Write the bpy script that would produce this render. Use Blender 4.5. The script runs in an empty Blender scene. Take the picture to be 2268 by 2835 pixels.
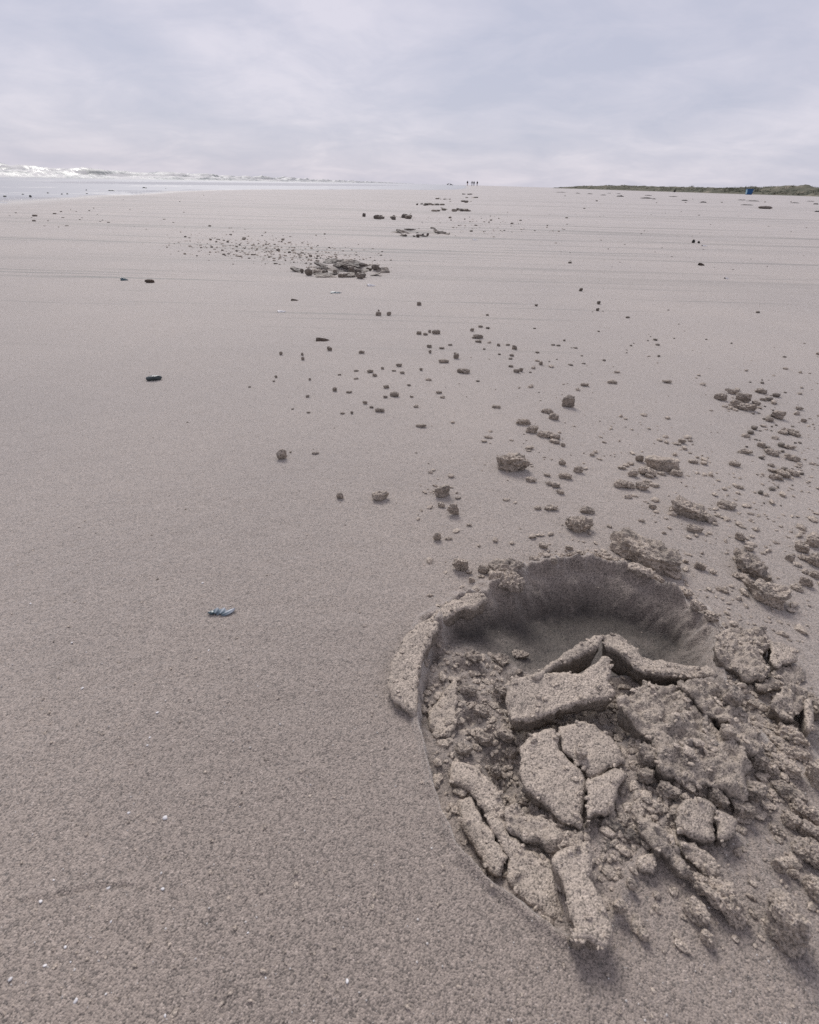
import bpy, bmesh, math, random
import numpy as np
from mathutils import Vector, Matrix

scene = bpy.context.scene
col = scene.collection
R = math.radians

# ------------------------------------------------------------------ camera
SRC_W, SRC_H, F_PX = 2268.0, 2835.0, 1513.0
CAM_H, PITCH, ROLL = 0.25, R(31.0), R(1.575)
cam_data = bpy.data.cameras.new('camera')
cam_data.sensor_fit = 'HORIZONTAL'
cam_data.sensor_width = 36.0
cam_data.lens = F_PX / SRC_W * 36.0
cam_data.clip_start = 0.01
cam_data.clip_end = 20000
cam_data.dof.use_dof = True
cam_data.dof.focus_distance = 1.1
cam_data.dof.aperture_fstop = 42.0
cam = bpy.data.objects.new('camera', cam_data)
col.objects.link(cam)
CAM_M = Matrix.Rotation(R(90) - PITCH, 3, 'X') @ Matrix.Rotation(ROLL, 3, 'Z')
cam.matrix_world = Matrix.Translation((0, 0, CAM_H)) @ CAM_M.to_4x4()
scene.camera = cam

# ------------------------------------------------------------------ world: overcast sky over a daylight sky
SUN_EL, SUN_AZ = R(44), R(-16)          # azimuth from +Y, negative = towards the sea
world = bpy.data.worlds.new('World')
scene.world = world
world.use_nodes = True
nt = world.node_tree
nt.nodes.clear()
N = nt.nodes.new
L = nt.links.new
out = N('ShaderNodeOutputWorld')
sky = N('ShaderNodeTexSky')
sky.sky_type = 'NISHITA'
sky.sun_disc = False
sky.sun_elevation = SUN_EL
sky.sun_rotation = SUN_AZ
bg1 = N('ShaderNodeBackground'); bg1.inputs[1].default_value = 0.045
L(sky.outputs[0], bg1.inputs[0])
tc = N('ShaderNodeTexCoord')
sep = N('ShaderNodeSeparateXYZ'); L(tc.outputs['Generated'], sep.inputs[0])
mz = N('ShaderNodeMath'); mz.operation = 'MAXIMUM'; mz.inputs[1].default_value = 0.0
L(sep.outputs[2], mz.inputs[0])
az = N('ShaderNodeMath'); az.operation = 'ADD'; az.inputs[1].default_value = 0.24
L(mz.outputs[0], az.inputs[0])
dx = N('ShaderNodeMath'); dx.operation = 'DIVIDE'; L(sep.outputs[0], dx.inputs[0]); L(az.outputs[0], dx.inputs[1])
dy = N('ShaderNodeMath'); dy.operation = 'DIVIDE'; L(sep.outputs[1], dy.inputs[0]); L(az.outputs[0], dy.inputs[1])
cmb = N('ShaderNodeCombineXYZ'); L(dx.outputs[0], cmb.inputs[0]); L(dy.outputs[0], cmb.inputs[1])
def wnoise(scale, detail, rough, loc, rot, scl, dist=0.0):
    mp = N('ShaderNodeMapping')
    mp.inputs['Location'].default_value = loc
    mp.inputs['Rotation'].default_value = (0, 0, rot)
    mp.inputs['Scale'].default_value = scl
    L(cmb.outputs[0], mp.inputs[0])
    n = N('ShaderNodeTexNoise')
    n.inputs['Scale'].default_value = scale
    n.inputs['Detail'].default_value = detail
    n.inputs['Roughness'].default_value = rough
    n.inputs['Distortion'].default_value = dist
    L(mp.outputs[0], n.inputs['Vector'])
    return n.outputs[0]
c1_ = wnoise(1.15, 6, 0.55, (2.3, 1.1, 0), R(18), (1, 0.75, 1), 0.4)
c2_ = wnoise(3.4, 7, 0.6, (5.3, 3.7, 0), R(24), (0.8, 1.0, 1), 0.5)
mixn = N('ShaderNodeMix'); mixn.data_type = 'FLOAT'; mixn.inputs[0].default_value = 0.42
L(c1_, mixn.inputs[2]); L(c2_, mixn.inputs[3])
ramp = N('ShaderNodeValToRGB')
e = ramp.color_ramp.elements
e[0].position = 0.38; e[0].color = (0.492, 0.502, 0.612, 1)
e[1].position = 0.63; e[1].color = (0.665, 0.640, 0.725, 1)
k = ramp.color_ramp.elements.new(0.50); k.color = (0.560, 0.555, 0.655, 1)
L(mixn.outputs[0], ramp.inputs[0])
bg2 = N('ShaderNodeBackground'); bg2.inputs[1].default_value = 0.55
L(ramp.outputs[0], bg2.inputs[0])
mx = N('ShaderNodeMixShader'); mx.inputs[0].default_value = 0.9
L(bg1.outputs[0], mx.inputs[1]); L(bg2.outputs[0], mx.inputs[2])
L(mx.outputs[0], out.inputs[0])

sun_d = bpy.data.lights.new('sun', 'SUN')
sun_d.energy = 1.5
sun_d.angle = R(26)
sun_d.color = (1.0, 0.965, 0.93)
sun = bpy.data.objects.new('sun', sun_d)
col.objects.link(sun)
sdir = Vector((math.sin(SUN_AZ) * math.cos(SUN_EL), math.cos(SUN_AZ) * math.cos(SUN_EL), math.sin(SUN_EL)))
sun.rotation_euler = sdir.to_track_quat('Z', 'Y').to_euler()

vs = scene.view_settings
vs.view_transform = 'Standard'; vs.look = 'None'; vs.gamma = 1.0; vs.exposure = 1.0
scene.cycles.use_denoising = False
scene.render.use_motion_blur = False

# ------------------------------------------------------------------ numeric helpers
def _hash(ix, iy, iz, seed):
    h = (ix.astype(np.uint32) * np.uint32(374761393) + iy.astype(np.uint32) * np.uint32(668265263)
         + iz.astype(np.uint32) * np.uint32(2147483647) + np.uint32((seed * 974634777) & 0xffffffff))
    h = (h ^ (h >> np.uint32(13))) * np.uint32(1274126177)
    h = (h ^ (h >> np.uint32(16))) * np.uint32(2246822519)
    h = h ^ (h >> np.uint32(15))
    return h.astype(np.float32) / np.float32(4294967295.0) * 2 - 1
def noise2(x, y, seed=0):
    fx, fy = np.floor(x), np.floor(y)
    ix, iy = fx.astype(np.int64), fy.astype(np.int64)
    z0 = np.zeros_like(ix)
    tx, ty = x - fx, y - fy
    tx = tx * tx * (3 - 2 * tx); ty = ty * ty * (3 - 2 * ty)
    a = _hash(ix, iy, z0, seed); b = _hash(ix + 1, iy, z0, seed)
    c = _hash(ix, iy + 1, z0, seed); d = _hash(ix + 1, iy + 1, z0, seed)
    return (a + (b - a) * tx) * (1 - ty) + (c + (d - c) * tx) * ty
def fbm2(x, y, octs=4, seed=0, gain=0.55):
    s = 0; a = 1.0; t = 0
    ca, sa = math.cos(0.6), math.sin(0.6)
    for i in range(octs):
        s = s + a * noise2(x, y, seed + i * 17); t += a; a *= gain
        x, y = (x * ca - y * sa) * 2.03 + 11.3, (x * sa + y * ca) * 2.03 + 5.7
    return s / t
def noise3(p, seed=0):
    f = np.floor(p); i = f.astype(np.int64); t = p - f; t = t * t * (3 - 2 * t)
    r = 0
    for dx_ in (0, 1):
        wx = t[:, 0] if dx_ else 1 - t[:, 0]
        for dy_ in (0, 1):
            wy = t[:, 1] if dy_ else 1 - t[:, 1]
            for dz_ in (0, 1):
                wz = t[:, 2] if dz_ else 1 - t[:, 2]
                r = r + wx * wy * wz * _hash(i[:, 0] + dx_, i[:, 1] + dy_, i[:, 2] + dz_, seed)
    return r
def fbm3(p, octs=3, seed=0, gain=0.55):
    s = 0; a = 1.0; t = 0
    for i in range(octs):
        s = s + a * noise3(p, seed + i * 13); t += a; a *= gain
        p = p * 2.07 + 7.1
    return s / t
def sstep(a, b, x):
    t = np.clip((x - a) / (b - a), 0, 1)
    return t * t * (3 - 2 * t)
def poly_dist(px, py, poly):
    """signed distance (inside positive) and nearest boundary point"""
    n = len(poly)
    best = np.full(px.shape, 1e9); bx = np.zeros_like(px); by = np.zeros_like(py)
    ins = np.zeros(px.shape, bool)
    for i in range(n):
        x0, y0 = poly[i]; x1, y1 = poly[(i + 1) % n]
        ex, ey = x1 - x0, y1 - y0
        t = np.clip(((px - x0) * ex + (py - y0) * ey) / (ex * ex + ey * ey + 1e-18), 0, 1)
        qx, qy = x0 + t * ex, y0 + t * ey
        d = (px - qx) ** 2 + (py - qy) ** 2
        m = d < best
        best = np.where(m, d, best); bx = np.where(m, qx, bx); by = np.where(m, qy, by)
        c = (y0 > py) != (y1 > py)
        if abs(ey) > 1e-15:
            ins ^= c & (px < ex * (py - y0) / ey + x0)
    d = np.sqrt(best)
    return np.where(ins, d, -d), bx, by

# a pixel of the photograph as a ray; points are put down where that ray meets the sand or a plane above it
def ray(px, py):
    d = CAM_M @ Vector(((px - SRC_W / 2) / F_PX, -(py - SRC_H / 2) / F_PX, -1.0))
    return d
def gp(px, py, z=0.0):
    d = ray(px, py)
    t = (z - CAM_H) / d.z
    return d.x * t, d.y * t
def rng(px, py, z=0.0):
    return (z - CAM_H) / ray(px, py).z       # depth along the optical axis
def crop(x0, y0, s):
    return lambda u, v: (x0 + u / s, y0 + v / s)
C1 = crop(1000, 1500, 1.3604)
C6 = crop(1200, 1050, 1.6152)
C7 = crop(600, 800, 1.9167)

# ------------------------------------------------------------------ object helpers
def mesh_np(name, verts, quads=None, tris=None, smooth=True):
    me = bpy.data.meshes.new(name)
    verts = np.asarray(verts, np.float32)
    nq = 0 if quads is None else len(quads); ntr = 0 if tris is None else len(tris)
    me.vertices.add(len(verts)); me.vertices.foreach_set('co', verts.ravel())
    lv = []
    if nq: lv.append(np.asarray(quads, np.int32).ravel())
    if ntr: lv.append(np.asarray(tris, np.int32).ravel())
    lv = np.concatenate(lv)
    me.loops.add(len(lv)); me.loops.foreach_set('vertex_index', lv)
    me.polygons.add(nq + ntr)
    ls = np.concatenate([np.arange(nq) * 4, nq * 4 + np.arange(ntr) * 3]).astype(np.int32)
    me.polygons.foreach_set('loop_start', ls)
    me.polygons.foreach_set('use_smooth', np.full(nq + ntr, smooth))
    me.update(calc_edges=True)
    me.validate()
    return me
def attr(me, name, vals):
    a = me.attributes.new(name, 'FLOAT', 'POINT')
    a.data.foreach_set('value', np.asarray(vals, np.float32))
def obj(name, me, mat, parent=None, loc=None):
    o = bpy.data.objects.new(name, me)
    col.objects.link(o)
    if mat is not None and not me.materials: me.materials.append(mat)
    if parent: o.parent = parent
    if loc is not None: o.location = loc
    return o
def tag(o, label=None, cat=None, group=None, kind=None):
    if label: o['label'] = label
    if cat: o['category'] = cat
    if group: o['group'] = group
    if kind: o['kind'] = kind
    return o
def grid_quads(nr, nc):
    i = np.arange(nr - 1)[:, None] * nc + np.arange(nc - 1)[None, :]
    return np.stack([i, i + 1, i + nc + 1, i + nc], -1).reshape(-1, 4)

# ------------------------------------------------------------------ materials
def new_mat(name):
    m = bpy.data.materials.new(name); m.use_nodes = True
    t = m.node_tree; t.nodes.clear()
    o = t.nodes.new('ShaderNodeOutputMaterial')
    b = t.nodes.new('ShaderNodeBsdfPrincipled')
    t.links.new(b.outputs[0], o.inputs[0])
    return m, t, b
def tnoise(t, vec, scale, detail=2, rough=0.5):
    n = t.nodes.new('ShaderNodeTexNoise')
    n.inputs['Scale'].default_value = scale; n.inputs['Detail'].default_value = detail
    n.inputs['Roughness'].default_value = rough
    t.links.new(vec, n.inputs['Vector'])
    return n.outputs[0]
def tramp(t, fac, stops):
    r = t.nodes.new('ShaderNodeValToRGB')
    el = r.color_ramp.elements
    while len(el) < len(stops): el.new(0.5)
    for q, (p, c) in zip(el, stops):
        q.position = p; q.color = (*c, 1) if len(c) == 3 else c
    t.links.new(fac, r.inputs[0])
    return r.outputs[0]
def tmix(t, fac, a, b, mode='MIX'):
    m = t.nodes.new('ShaderNodeMix'); m.data_type = 'RGBA'; m.blend_type = mode
    for idx, v in ((0, fac), (6, a), (7, b)):
        if isinstance(v, (int, float)): m.inputs[idx].default_value = v
        elif isinstance(v, tuple): m.inputs[idx].default_value = (*v, 1)
        else: t.links.new(v, m.inputs[idx])
    return m.outputs[2]
def tmath(t, op, a, b=None, clamp=False):
    m = t.nodes.new('ShaderNodeMath'); m.operation = op; m.use_clamp = clamp
    for idx, v in ((0, a), (1, b)):
        if v is None: continue
        if isinstance(v, (int, float)): m.inputs[idx].default_value = v
        else: t.links.new(v, m.inputs[idx])
    return m.outputs[0]
G = (lambda v: (v, v, v))

DRY = (0.298, 0.246, 0.208)
LOOSE = (0.450, 0.378, 0.310)        # broken, drained crumbs are paler than the packed surface
DAMP_SHADE = (0.080, 0.066, 0.055)  # damp sand, deepened to carry the shade of the hollow as well
def sand_mat(name, beach=False, base_damp=None):
    m, t, b = new_mat(name)
    if beach:
        geo = t.nodes.new('ShaderNodeNewGeometry'); vec = geo.outputs['Position']
    else:
        tcx = t.nodes.new('ShaderNodeTexCoord')
        oi = t.nodes.new('ShaderNodeObjectInfo')
        ad = t.nodes.new('ShaderNodeVectorMath'); ad.operation = 'ADD'
        t.links.new(tcx.outputs['Object'], ad.inputs[0]); t.links.new(oi.outputs['Location'], ad.inputs[1])
        vec = ad.outputs[0]
    at = t.nodes.new('ShaderNodeAttribute'); at.attribute_name = 'damp'
    damp = at.outputs['Fac']  # dampness; on the hollow's far wall it also holds painted shade
    if base_damp is not None:
        damp = tmath(t, 'ADD', damp, base_damp, True)
    colr = tmix(t, damp, DRY if beach else LOOSE, DAMP_SHADE)
    # individual grains: dark, plain, pale and shell-white
    v = t.nodes.new('ShaderNodeTexVoronoi'); v.inputs['Scale'].default_value = 1600
    t.links.new(vec, v.inputs['Vector'])
    sr = t.nodes.new('ShaderNodeSeparateColor'); t.links.new(v.outputs['Color'], sr.inputs[0])
    gr = tramp(t, sr.outputs[0], [(0.0, G(0.16)), (0.20, G(0.45)), (0.45, G(0.92)), (0.8, G(1.06)), (0.955, G(1.22)), (1.0, (1.62, 1.64, 1.68))])
    colr = tmix(t, 0.82, colr, gr, 'MULTIPLY')
    # clumps of grains a few millimetres across, and broad wet / dry patches
    cl = tramp(t, tnoise(t, vec, 540, 3, 0.6), [(0.32, G(0.52)), (0.46, G(0.95)), (0.70, G(1.18))])
    colr = tmix(t, 0.62 if beach else 0.4, colr, cl, 'MULTIPLY')
    big = tramp(t, tnoise(t, vec, 2.2, 5, 0.6), [(0.3, (0.82, 0.82, 0.83)), (0.7, (1.10, 1.09, 1.07))])
    colr = tmix(t, 1.0, colr, big, 'MULTIPLY')
    if beach:
        # thin grey-green lines of finer silt the last tide drew along the beach
        mp = t.nodes.new('ShaderNodeMapping'); mp.inputs['Scale'].default_value = (0.6, 26.0, 1.0)
        mp.inputs['Rotation'].default_value = (0, 0, R(-1.6))
        t.links.new(vec, mp.inputs[0])
        ln = tramp(t, tnoise(t, mp.outputs[0], 1.0, 5, 0.62), [(0.58, G(0.0)), (0.65, G(1.0))])
        mp2 = t.nodes.new('ShaderNodeMapping'); mp2.inputs['Scale'].default_value = (0.06, 1.6, 1.0)
        mp2.inputs['Rotation'].default_value = (0, 0, R(-3)); mp2.inputs['Location'].default_value = (3, 7, 0)
        t.links.new(vec, mp2.inputs[0])
        ln2 = tramp(t, tnoise(t, mp2.outputs[0], 1.0, 5, 0.6), [(0.55, G(0.0)), (0.64, G(1.0))])
        sp = t.nodes.new('ShaderNodeSeparateXYZ'); t.links.new(vec, sp.inputs[0])
        far = tmath(t, 'MULTIPLY', tmath(t, 'SUBTRACT', sp.outputs[1], 0.8), 1.6, True)
        l1 = tmath(t, 'MULTIPLY', tmath(t, 'MULTIPLY', ln, far), 0.75)
        mp3 = t.nodes.new('ShaderNodeMapping'); mp3.inputs['Scale'].default_value = (0.17, 7.0, 1.0)
        mp3.inputs['Rotation'].default_value = (0, 0, R(-2.2)); mp3.inputs['Location'].default_value = (9, 2, 0)
        t.links.new(vec, mp3.inputs[0])
        ln3 = tramp(t, tnoise(t, mp3.outputs[0], 1.0, 4, 0.6), [(0.55, G(0.0)), (0.62, G(1.0))])
        l3 = tmath(t, 'MULTIPLY', tmath(t, 'MULTIPLY', ln3, tmath(t, 'MULTIPLY', tmath(t, 'SUBTRACT', sp.outputs[1], 1.4), 0.8, True)), 0.6)
        far2 = tmath(t, 'MULTIPLY', tmath(t, 'SUBTRACT', sp.outputs[1], 3.0), 0.25, True)
        l2 = tmath(t, 'MULTIPLY', tmath(t, 'MULTIPLY', ln2, far2), 0.5)
        silt = tmath(t, 'MAXIMUM', tmath(t, 'MAXIMUM', l1, l2), l3)
        colr = tmix(t, silt, colr, (0.115, 0.122, 0.116))
        aw = t.nodes.new('ShaderNodeAttribute'); aw.attribute_name = 'wet'
        colr = tmix(t, tmath(t, 'MULTIPLY', aw.outputs['Fac'], 0.75), colr, (0.19, 0.185, 0.18))
    t.links.new(colr, b.inputs['Base Color'])
    rough = tmath(t, 'SUBTRACT', 0.72, tmath(t, 'MULTIPLY', damp, 0.10))
    if beach:
        rough = tmath(t, 'SUBTRACT', rough, tmath(t, 'MULTIPLY', aw.outputs['Fac'], 0.55))
    t.links.new(rough, b.inputs['Roughness'])
    b.inputs['Specular IOR Level'].default_value = 0.5
    # grain relief
    h = tmath(t, 'ADD', tmath(t, 'MULTIPLY', v.outputs['Distance'], -0.9 * 600 * 0.0016), tnoise(t, vec, 850, 3, 0.65))
    h2 = tnoise(t, vec, 280, 2, 0.5)
    hh = tmath(t, 'ADD', h, tmath(t, 'MULTIPLY', h2, 0.5 if beach else 0.25))
    bp = t.nodes.new('ShaderNodeBump'); bp.inputs['Strength'].default_value = 0.75
    bp.inputs['Distance'].default_value = 0.00065 if beach else 0.0005
    b.inputs['Sheen Weight'].default_value = 0.7 if beach else 0.05; b.inputs['Sheen Roughness'].default_value = 0.45
    if beach: t.links.new(tmath(t, 'MULTIPLY', tmath(t, 'SUBTRACT', 1.0, tmath(t, 'MAXIMUM', tmath(t, 'MAXIMUM', silt, damp), aw.outputs['Fac'])), 0.82), b.inputs['Sheen Weight'])
    b.inputs['Sheen Tint'].default_value = (1.0, 0.94, 0.87, 1)
    t.links.new(hh, bp.inputs['Height']); t.links.new(bp.outputs[0], b.inputs['Normal'])
    return m
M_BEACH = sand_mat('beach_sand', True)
M_CLOD = sand_mat('lump_sand')

def plain(name, c, rough=0.6, spec=0.5, scale=60, var=0.25):
    m, t, b = new_mat(name)
    tcx = t.nodes.new('ShaderNodeTexCoord')
    n = tnoise(t, tcx.outputs['Object'], scale, 4, 0.6)
    lo = tuple(x * (1 - var) for x in c); hi = tuple(min(1, x * (1 + var)) for x in c)
    t.links.new(tramp(t, n, [(0.3, lo), (0.7, hi)]), b.inputs['Base Color'])
    b.inputs['Roughness'].default_value = rough
    b.inputs['Specular IOR Level'].default_value = spec
    return m

# ------------------------------------------------------------------ the sand: one sheet from under the camera to the horizon
RIM = [C1(*p) for p in [
    (480,195),(560,158),(640,122),(720,105),(800,100),(880,100),(950,116),(1012,140),(1085,172),(1165,210),(1240,258),(1290,312),(1325,380),
    (1345,480),(1350,620),(1330,760),(1260,900),(1170,1010),(1080,1130),(1000,1260),(940,1400),(880,1490),
    (780,1490),(720,1452),(660,1412),(600,1362),(540,1312),(470,1262),(420,1212),(370,1152),(330,1082),(292,1002),(272,922),(257,852),
    (237,772),(222,702),(214,640),(212,560),(218,482),(236,420),(266,350),(300,302),(345,268),(405,232)]]
RIM_W = [gp(*p) for p in RIM]
HEAP = [gp(*C1(*p)) for p in [(1030,520),(1180,480),(1330,480),(1480,560),(1560,680),(1580,800),(1520,880),(1440,960),(1330,1020),
                              (1220,1060),(1120,1070),(1040,1040),(1000,960),(1010,840),(1010,700)]]
SHORE_PX = [(-700,600),(-300,569),(0,552),(132,545),(220,537),(352,530.5),(485,526.5),(639,523.5),(760,522.5),(898,523.5),(1052,523.5),(1163,525),(1229,524),(1264,522.5),(1282,520)]
SHORE = [gp(*p) for p in SHORE_PX]
SEA_Z = -0.012

def shore_x(y):
    ys = np.array([p[1] for p in SHORE] + [400.0, 4000.0]); xs = np.array([p[0] for p in SHORE] + [30.0, 200.0])
    i = np.argsort(ys)
    return np.interp(y, ys[i], xs[i])

CRACK = sorted(gp(*crop(0, 1600, 1.746)(*p)) for p in [(40,1560),(250,1540),(330,1522),(430,1500),(520,1485),(600,1480),(690,1497),(800,1510)])
FAR_PRINTS = []     # filled below: (x, y, radius, depth)
for (px, py, w) in [(968, 748, 150), (1168, 645, 120), (1084, 599, 90)]:
    x, y = gp(px, py); FAR_PRINTS.append((x, y, w * rng(px, py) / F_PX * 0.5, 0.02))

def sand_z(x, y, fine=True):
    x = np.asarray(x, float); y = np.asarray(y, float)
    rr = np.hypot(x, y)
    z = 0.0015 * fbm2(x * 5, y * 5, 2, 3) + 0.004 * fbm2(x * 0.7, y * 0.7, 2, 5) * sstep(0.6, 3, rr)
    z = z + 0.003 * noise2(x * 0.25 + y * 0.06, y * 3.3, 8) * sstep(1.5, 5, rr)
    if fine:
        z = z + 0.00022 * fbm2(x * 480, y * 480, 2, 21) + 0.00030 * noise2(x * 1000, y * 1000, 33)
        z = z + 0.0005 * fbm2(x * 60, y * 60, 2, 41)
    damp = np.zeros_like(z)
    m = (x > -0.12) & (x < 0.45) & (y > 0.0) & (y < 0.45)
    if m.any():
        xm, ym = x[m], y[m]
        wob = 0.0016 + 0.0022 * sstep(0.2, 0.28, ym)
        xp = xm + wob * fbm2(xm * 120, ym * 120, 3, 61); yp = ym + wob * fbm2(xm * 120, ym * 120, 3, 67)
        d, _, _ = poly_dist(xp, yp, RIM_W)
        farw = sstep(0.20, 0.27, ym)
        floor = np.interp(ym, [0.06, 0.10, 0.14, 0.19, 0.24, 0.28, 0.33], [0.004, 0.008, 0.011, 0.013, 0.017, 0.022, 0.025])
        floor = floor * (0.5 + 0.5 * sstep(0.03, 0.10, xm - 0.25 * (ym - 0.27))) ** sstep(0.17, 0.23, ym)
        wall = np.interp(ym, [0.08, 0.2, 0.26, 0.33], [0.0025, 0.0025, 0.008, 0.034])
        # right side of the print runs out under the heap
        right = sstep(0.0, 0.05, (0.135 + 0.55 * (ym - 0.2)) - xm + 0.03 * fbm2(xm * 25, ym * 25, 2, 71))
        right = np.maximum(right, sstep(0.225, 0.25, ym))
        wall = np.maximum(wall, 0.016 * sstep(0.15, 0.185, xm))
        prof = sstep(0, 1, np.clip(d / wall, 0, 1)) * right
        rough_in = 0.0026 * fbm2(xm * 160, ym * 160, 3, 81) + 0.0045 * fbm2(xm * 55, ym * 55, 2, 87)
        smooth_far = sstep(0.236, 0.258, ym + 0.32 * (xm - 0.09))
        rough_in = rough_in * (1 - 0.72 * smooth_far)
        band = (1 - sstep(0.022, 0.034, d)) * (1 - sstep(0.17, 0.215, ym)) * (1 - sstep(0.075, 0.10, xm))
        rough_in = rough_in * (1 - 0.7 * band)
        floor = floor * (1 - 0.25 * band)
        dz = prof * (-floor + rough_in * 1.2)
        # thin crust edge standing up round the print, thick crumbly lip at the far side
        o = np.clip(-d, 0, 1)
        edge = 0.0026 * np.exp(-((d + 0.0012) / 0.0019) ** 2)
        lipn = 0.5 + 0.9 * fbm2(xm * 75, ym * 75, 3, 91)
        lip = farw * sstep(-0.016, -0.003, d) * (1 - sstep(-0.0015, 0.004, d)) * 0.0115 * np.clip(lipn, 0.08, 1.4)
        dz = dz + edge + lip
        # heap of kicked-up sand at the right
        dh, _, _ = poly_dist(xp, yp, HEAP)
        hp = sstep(-0.004, 0.03, dh)
        bil = np.abs(fbm2(xm * 48, ym * 48, 2, 101))
        dz = dz * (1 - 0.7 * hp) + hp * (0.004 + 0.012 * (1 - 2.1 * bil) + 0.003 * fbm2(xm * 210, ym * 210, 2, 111))
        # loose apron round the heap
        ap = sstep(0.05, 0.0, -dh) * (1 - hp) * sstep(0.06, 0.12, xm)
        dz = dz + ap * 0.003 * np.clip(fbm2(xm * 90, ym * 90, 3, 121) + 0.1, 0, 1)
        z[m] += dz
        damp_shade = prof * (0.12 + 0.88 * smooth_far + 0.35 * fbm2(xm * 60, ym * 60, 3, 131)) + 0.35 * hp * (0.6 + fbm2(xm * 60, ym * 60, 3, 135))  # damp dug-up sand, plus shade of the far hollow put into the colour
        damp[m] = np.clip(damp_shade, 0, 1)
    m = (x < 0.02) & (x > -0.3) & (y < 0.25) & (y > 0.0)
    if m.any():
        yc = np.interp(x[m], [p[0] for p in CRACK], [p[1] for p in CRACK]) + 0.0012 * fbm2(x[m] * 150, y[m] * 0, 2, 161)
        on = sstep(CRACK[0][0] - .01, CRACK[0][0] + .02, x[m]) * (1 - sstep(CRACK[-1][0] - .02, CRACK[-1][0], x[m]))
        dy_ = y[m] - yc
        z[m] += on * (0.0007 * np.exp(-np.clip(dy_, 0, 1) / 0.006) * (dy_ > 0) - 0.0006 * np.exp(-((dy_ + 0.0008) / 0.0008) ** 2))
    for (fx, fy, fr, fd) in FAR_PRINTS:
        q = np.hypot((x - fx) / fr, (y - fy) / (fr * 1.1))
        m = q < 1.3
        if m.any():
            z[m] += (-fd * (1 - sstep(0.55, 0.95, q[m])) + 0.006 * np.exp(-((q[m] - 1.0) / 0.12) ** 2))
            damp[m] = np.maximum(damp[m], 0.6 * (1 - sstep(0.7, 1.05, q[m])))
    # the beach dips under the shallow wash along the shore
    s = shore_x(y) - x + 0.5 * fbm2(x * 0.35, y * 0.35, 3, 141) * sstep(3, 8, rr)
    z = z + np.where(s > -1.5, -0.0115 * sstep(-1.5, 0.0, s) - 0.004 * np.clip(s, 0, 60), 0)
    # a low sand bar lies bare in the wash further along
    bx, by = -12.0, 62.0
    q = ((x - (-9 + 0.09 * (y - 60))) / 5.5) ** 2 + ((y - 62) / 40.0) ** 2
    z = np.where(q < 1.6, np.maximum(z, SEA_Z + 0.05 * (1 - q) + 0.004 * fbm2(x * .5, y * .5, 2, 151)), z)
    wet = sstep(-0.9, 0.1, s) * (s < 60)
    return z, damp, wet

def build_beach():
    cx, cy = 0.0, -0.15
    r = [0.02, 0.05, 0.09, 0.13, 0.165]
    while r[-1] < 3500:
        q = r[-1]
        r.append(q + (0.00125 if q < 0.62 else 0.00125 + (q - 0.62) * 0.021))
    r = np.array(r)
    th = list(np.arange(R(-180), R(-44), R(5)))
    a = R(-44)
    while a < R(44):
        th.append(a)
        a += 0.0019 if R(-3) < a < R(38) else 0.0029
    th += list(np.arange(R(44), R(180.01), R(4)))
    th = np.array(th)
    rg, tg = np.meshgrid(r, th, indexing='ij')
    x = (cx + rg * np.sin(tg)).ravel(); y = (cy + rg * np.cos(tg)).ravel()
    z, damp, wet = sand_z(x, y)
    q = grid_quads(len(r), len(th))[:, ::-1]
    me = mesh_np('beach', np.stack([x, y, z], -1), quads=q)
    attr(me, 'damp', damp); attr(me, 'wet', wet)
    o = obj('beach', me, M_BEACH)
    tag(o, 'flat pale sand beach running to the horizon', None, None, 'structure')
    return o
build_beach()

# ------------------------------------------------------------------ the sea with its lines of breakers
def sea_material():
    m, t, b = new_mat('sea_water')
    geo = t.nodes.new('ShaderNodeNewGeometry'); vec = geo.outputs['Position']
    at = t.nodes.new('ShaderNodeAttribute'); at.attribute_name = 'foam'
    n1 = tnoise(t, vec, 1.6, 7, 0.68)
    mp = t.nodes.new('ShaderNodeMapping'); mp.inputs['Scale'].default_value = (0.5, 0.16, 2.5)
    t.links.new(vec, mp.inputs[0])
    n2 = tnoise(t, mp.outputs[0], 1.0, 5, 0.6)
    f = tmath(t, 'ADD', tmath(t, 'MULTIPLY', tmath(t, 'SUBTRACT', n1, 0.5), 1.5), at.outputs['Fac'])
    f = tmath(t, 'ADD', f, tmath(t, 'MULTIPLY', tmath(t, 'SUBTRACT', n2, 0.5), 1.6))
    fac = tramp(t, f, [(0.38, G(0.0)), (0.60, G(1.0))])
    aw = t.nodes.new('ShaderNodeAttribute'); aw.attribute_name = 'wash'
    wcol = tmix(t, aw.outputs['Fac'], (0.115, 0.130, 0.118), (0.24, 0.24, 0.25))
    c = tmix(t, fac, wcol, (0.38, 0.372, 0.375))
    t.links.new(c, b.inputs['Base Color'])
    rr = tmath(t, 'ADD', 0.30, tmath(t, 'MULTIPLY', fac, 0.4))
    t.links.new(rr, b.inputs['Roughness'])
    bp = t.nodes.new('ShaderNodeBump'); bp.inputs['Strength'].default_value = 0.12; bp.inputs['Distance'].default_value = 0.02
    t.links.new(tnoise(t, vec, 3.0, 4, 0.6), bp.inputs['Height']); t.links.new(bp.outputs[0], b.inputs['Normal'])
    return m
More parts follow.
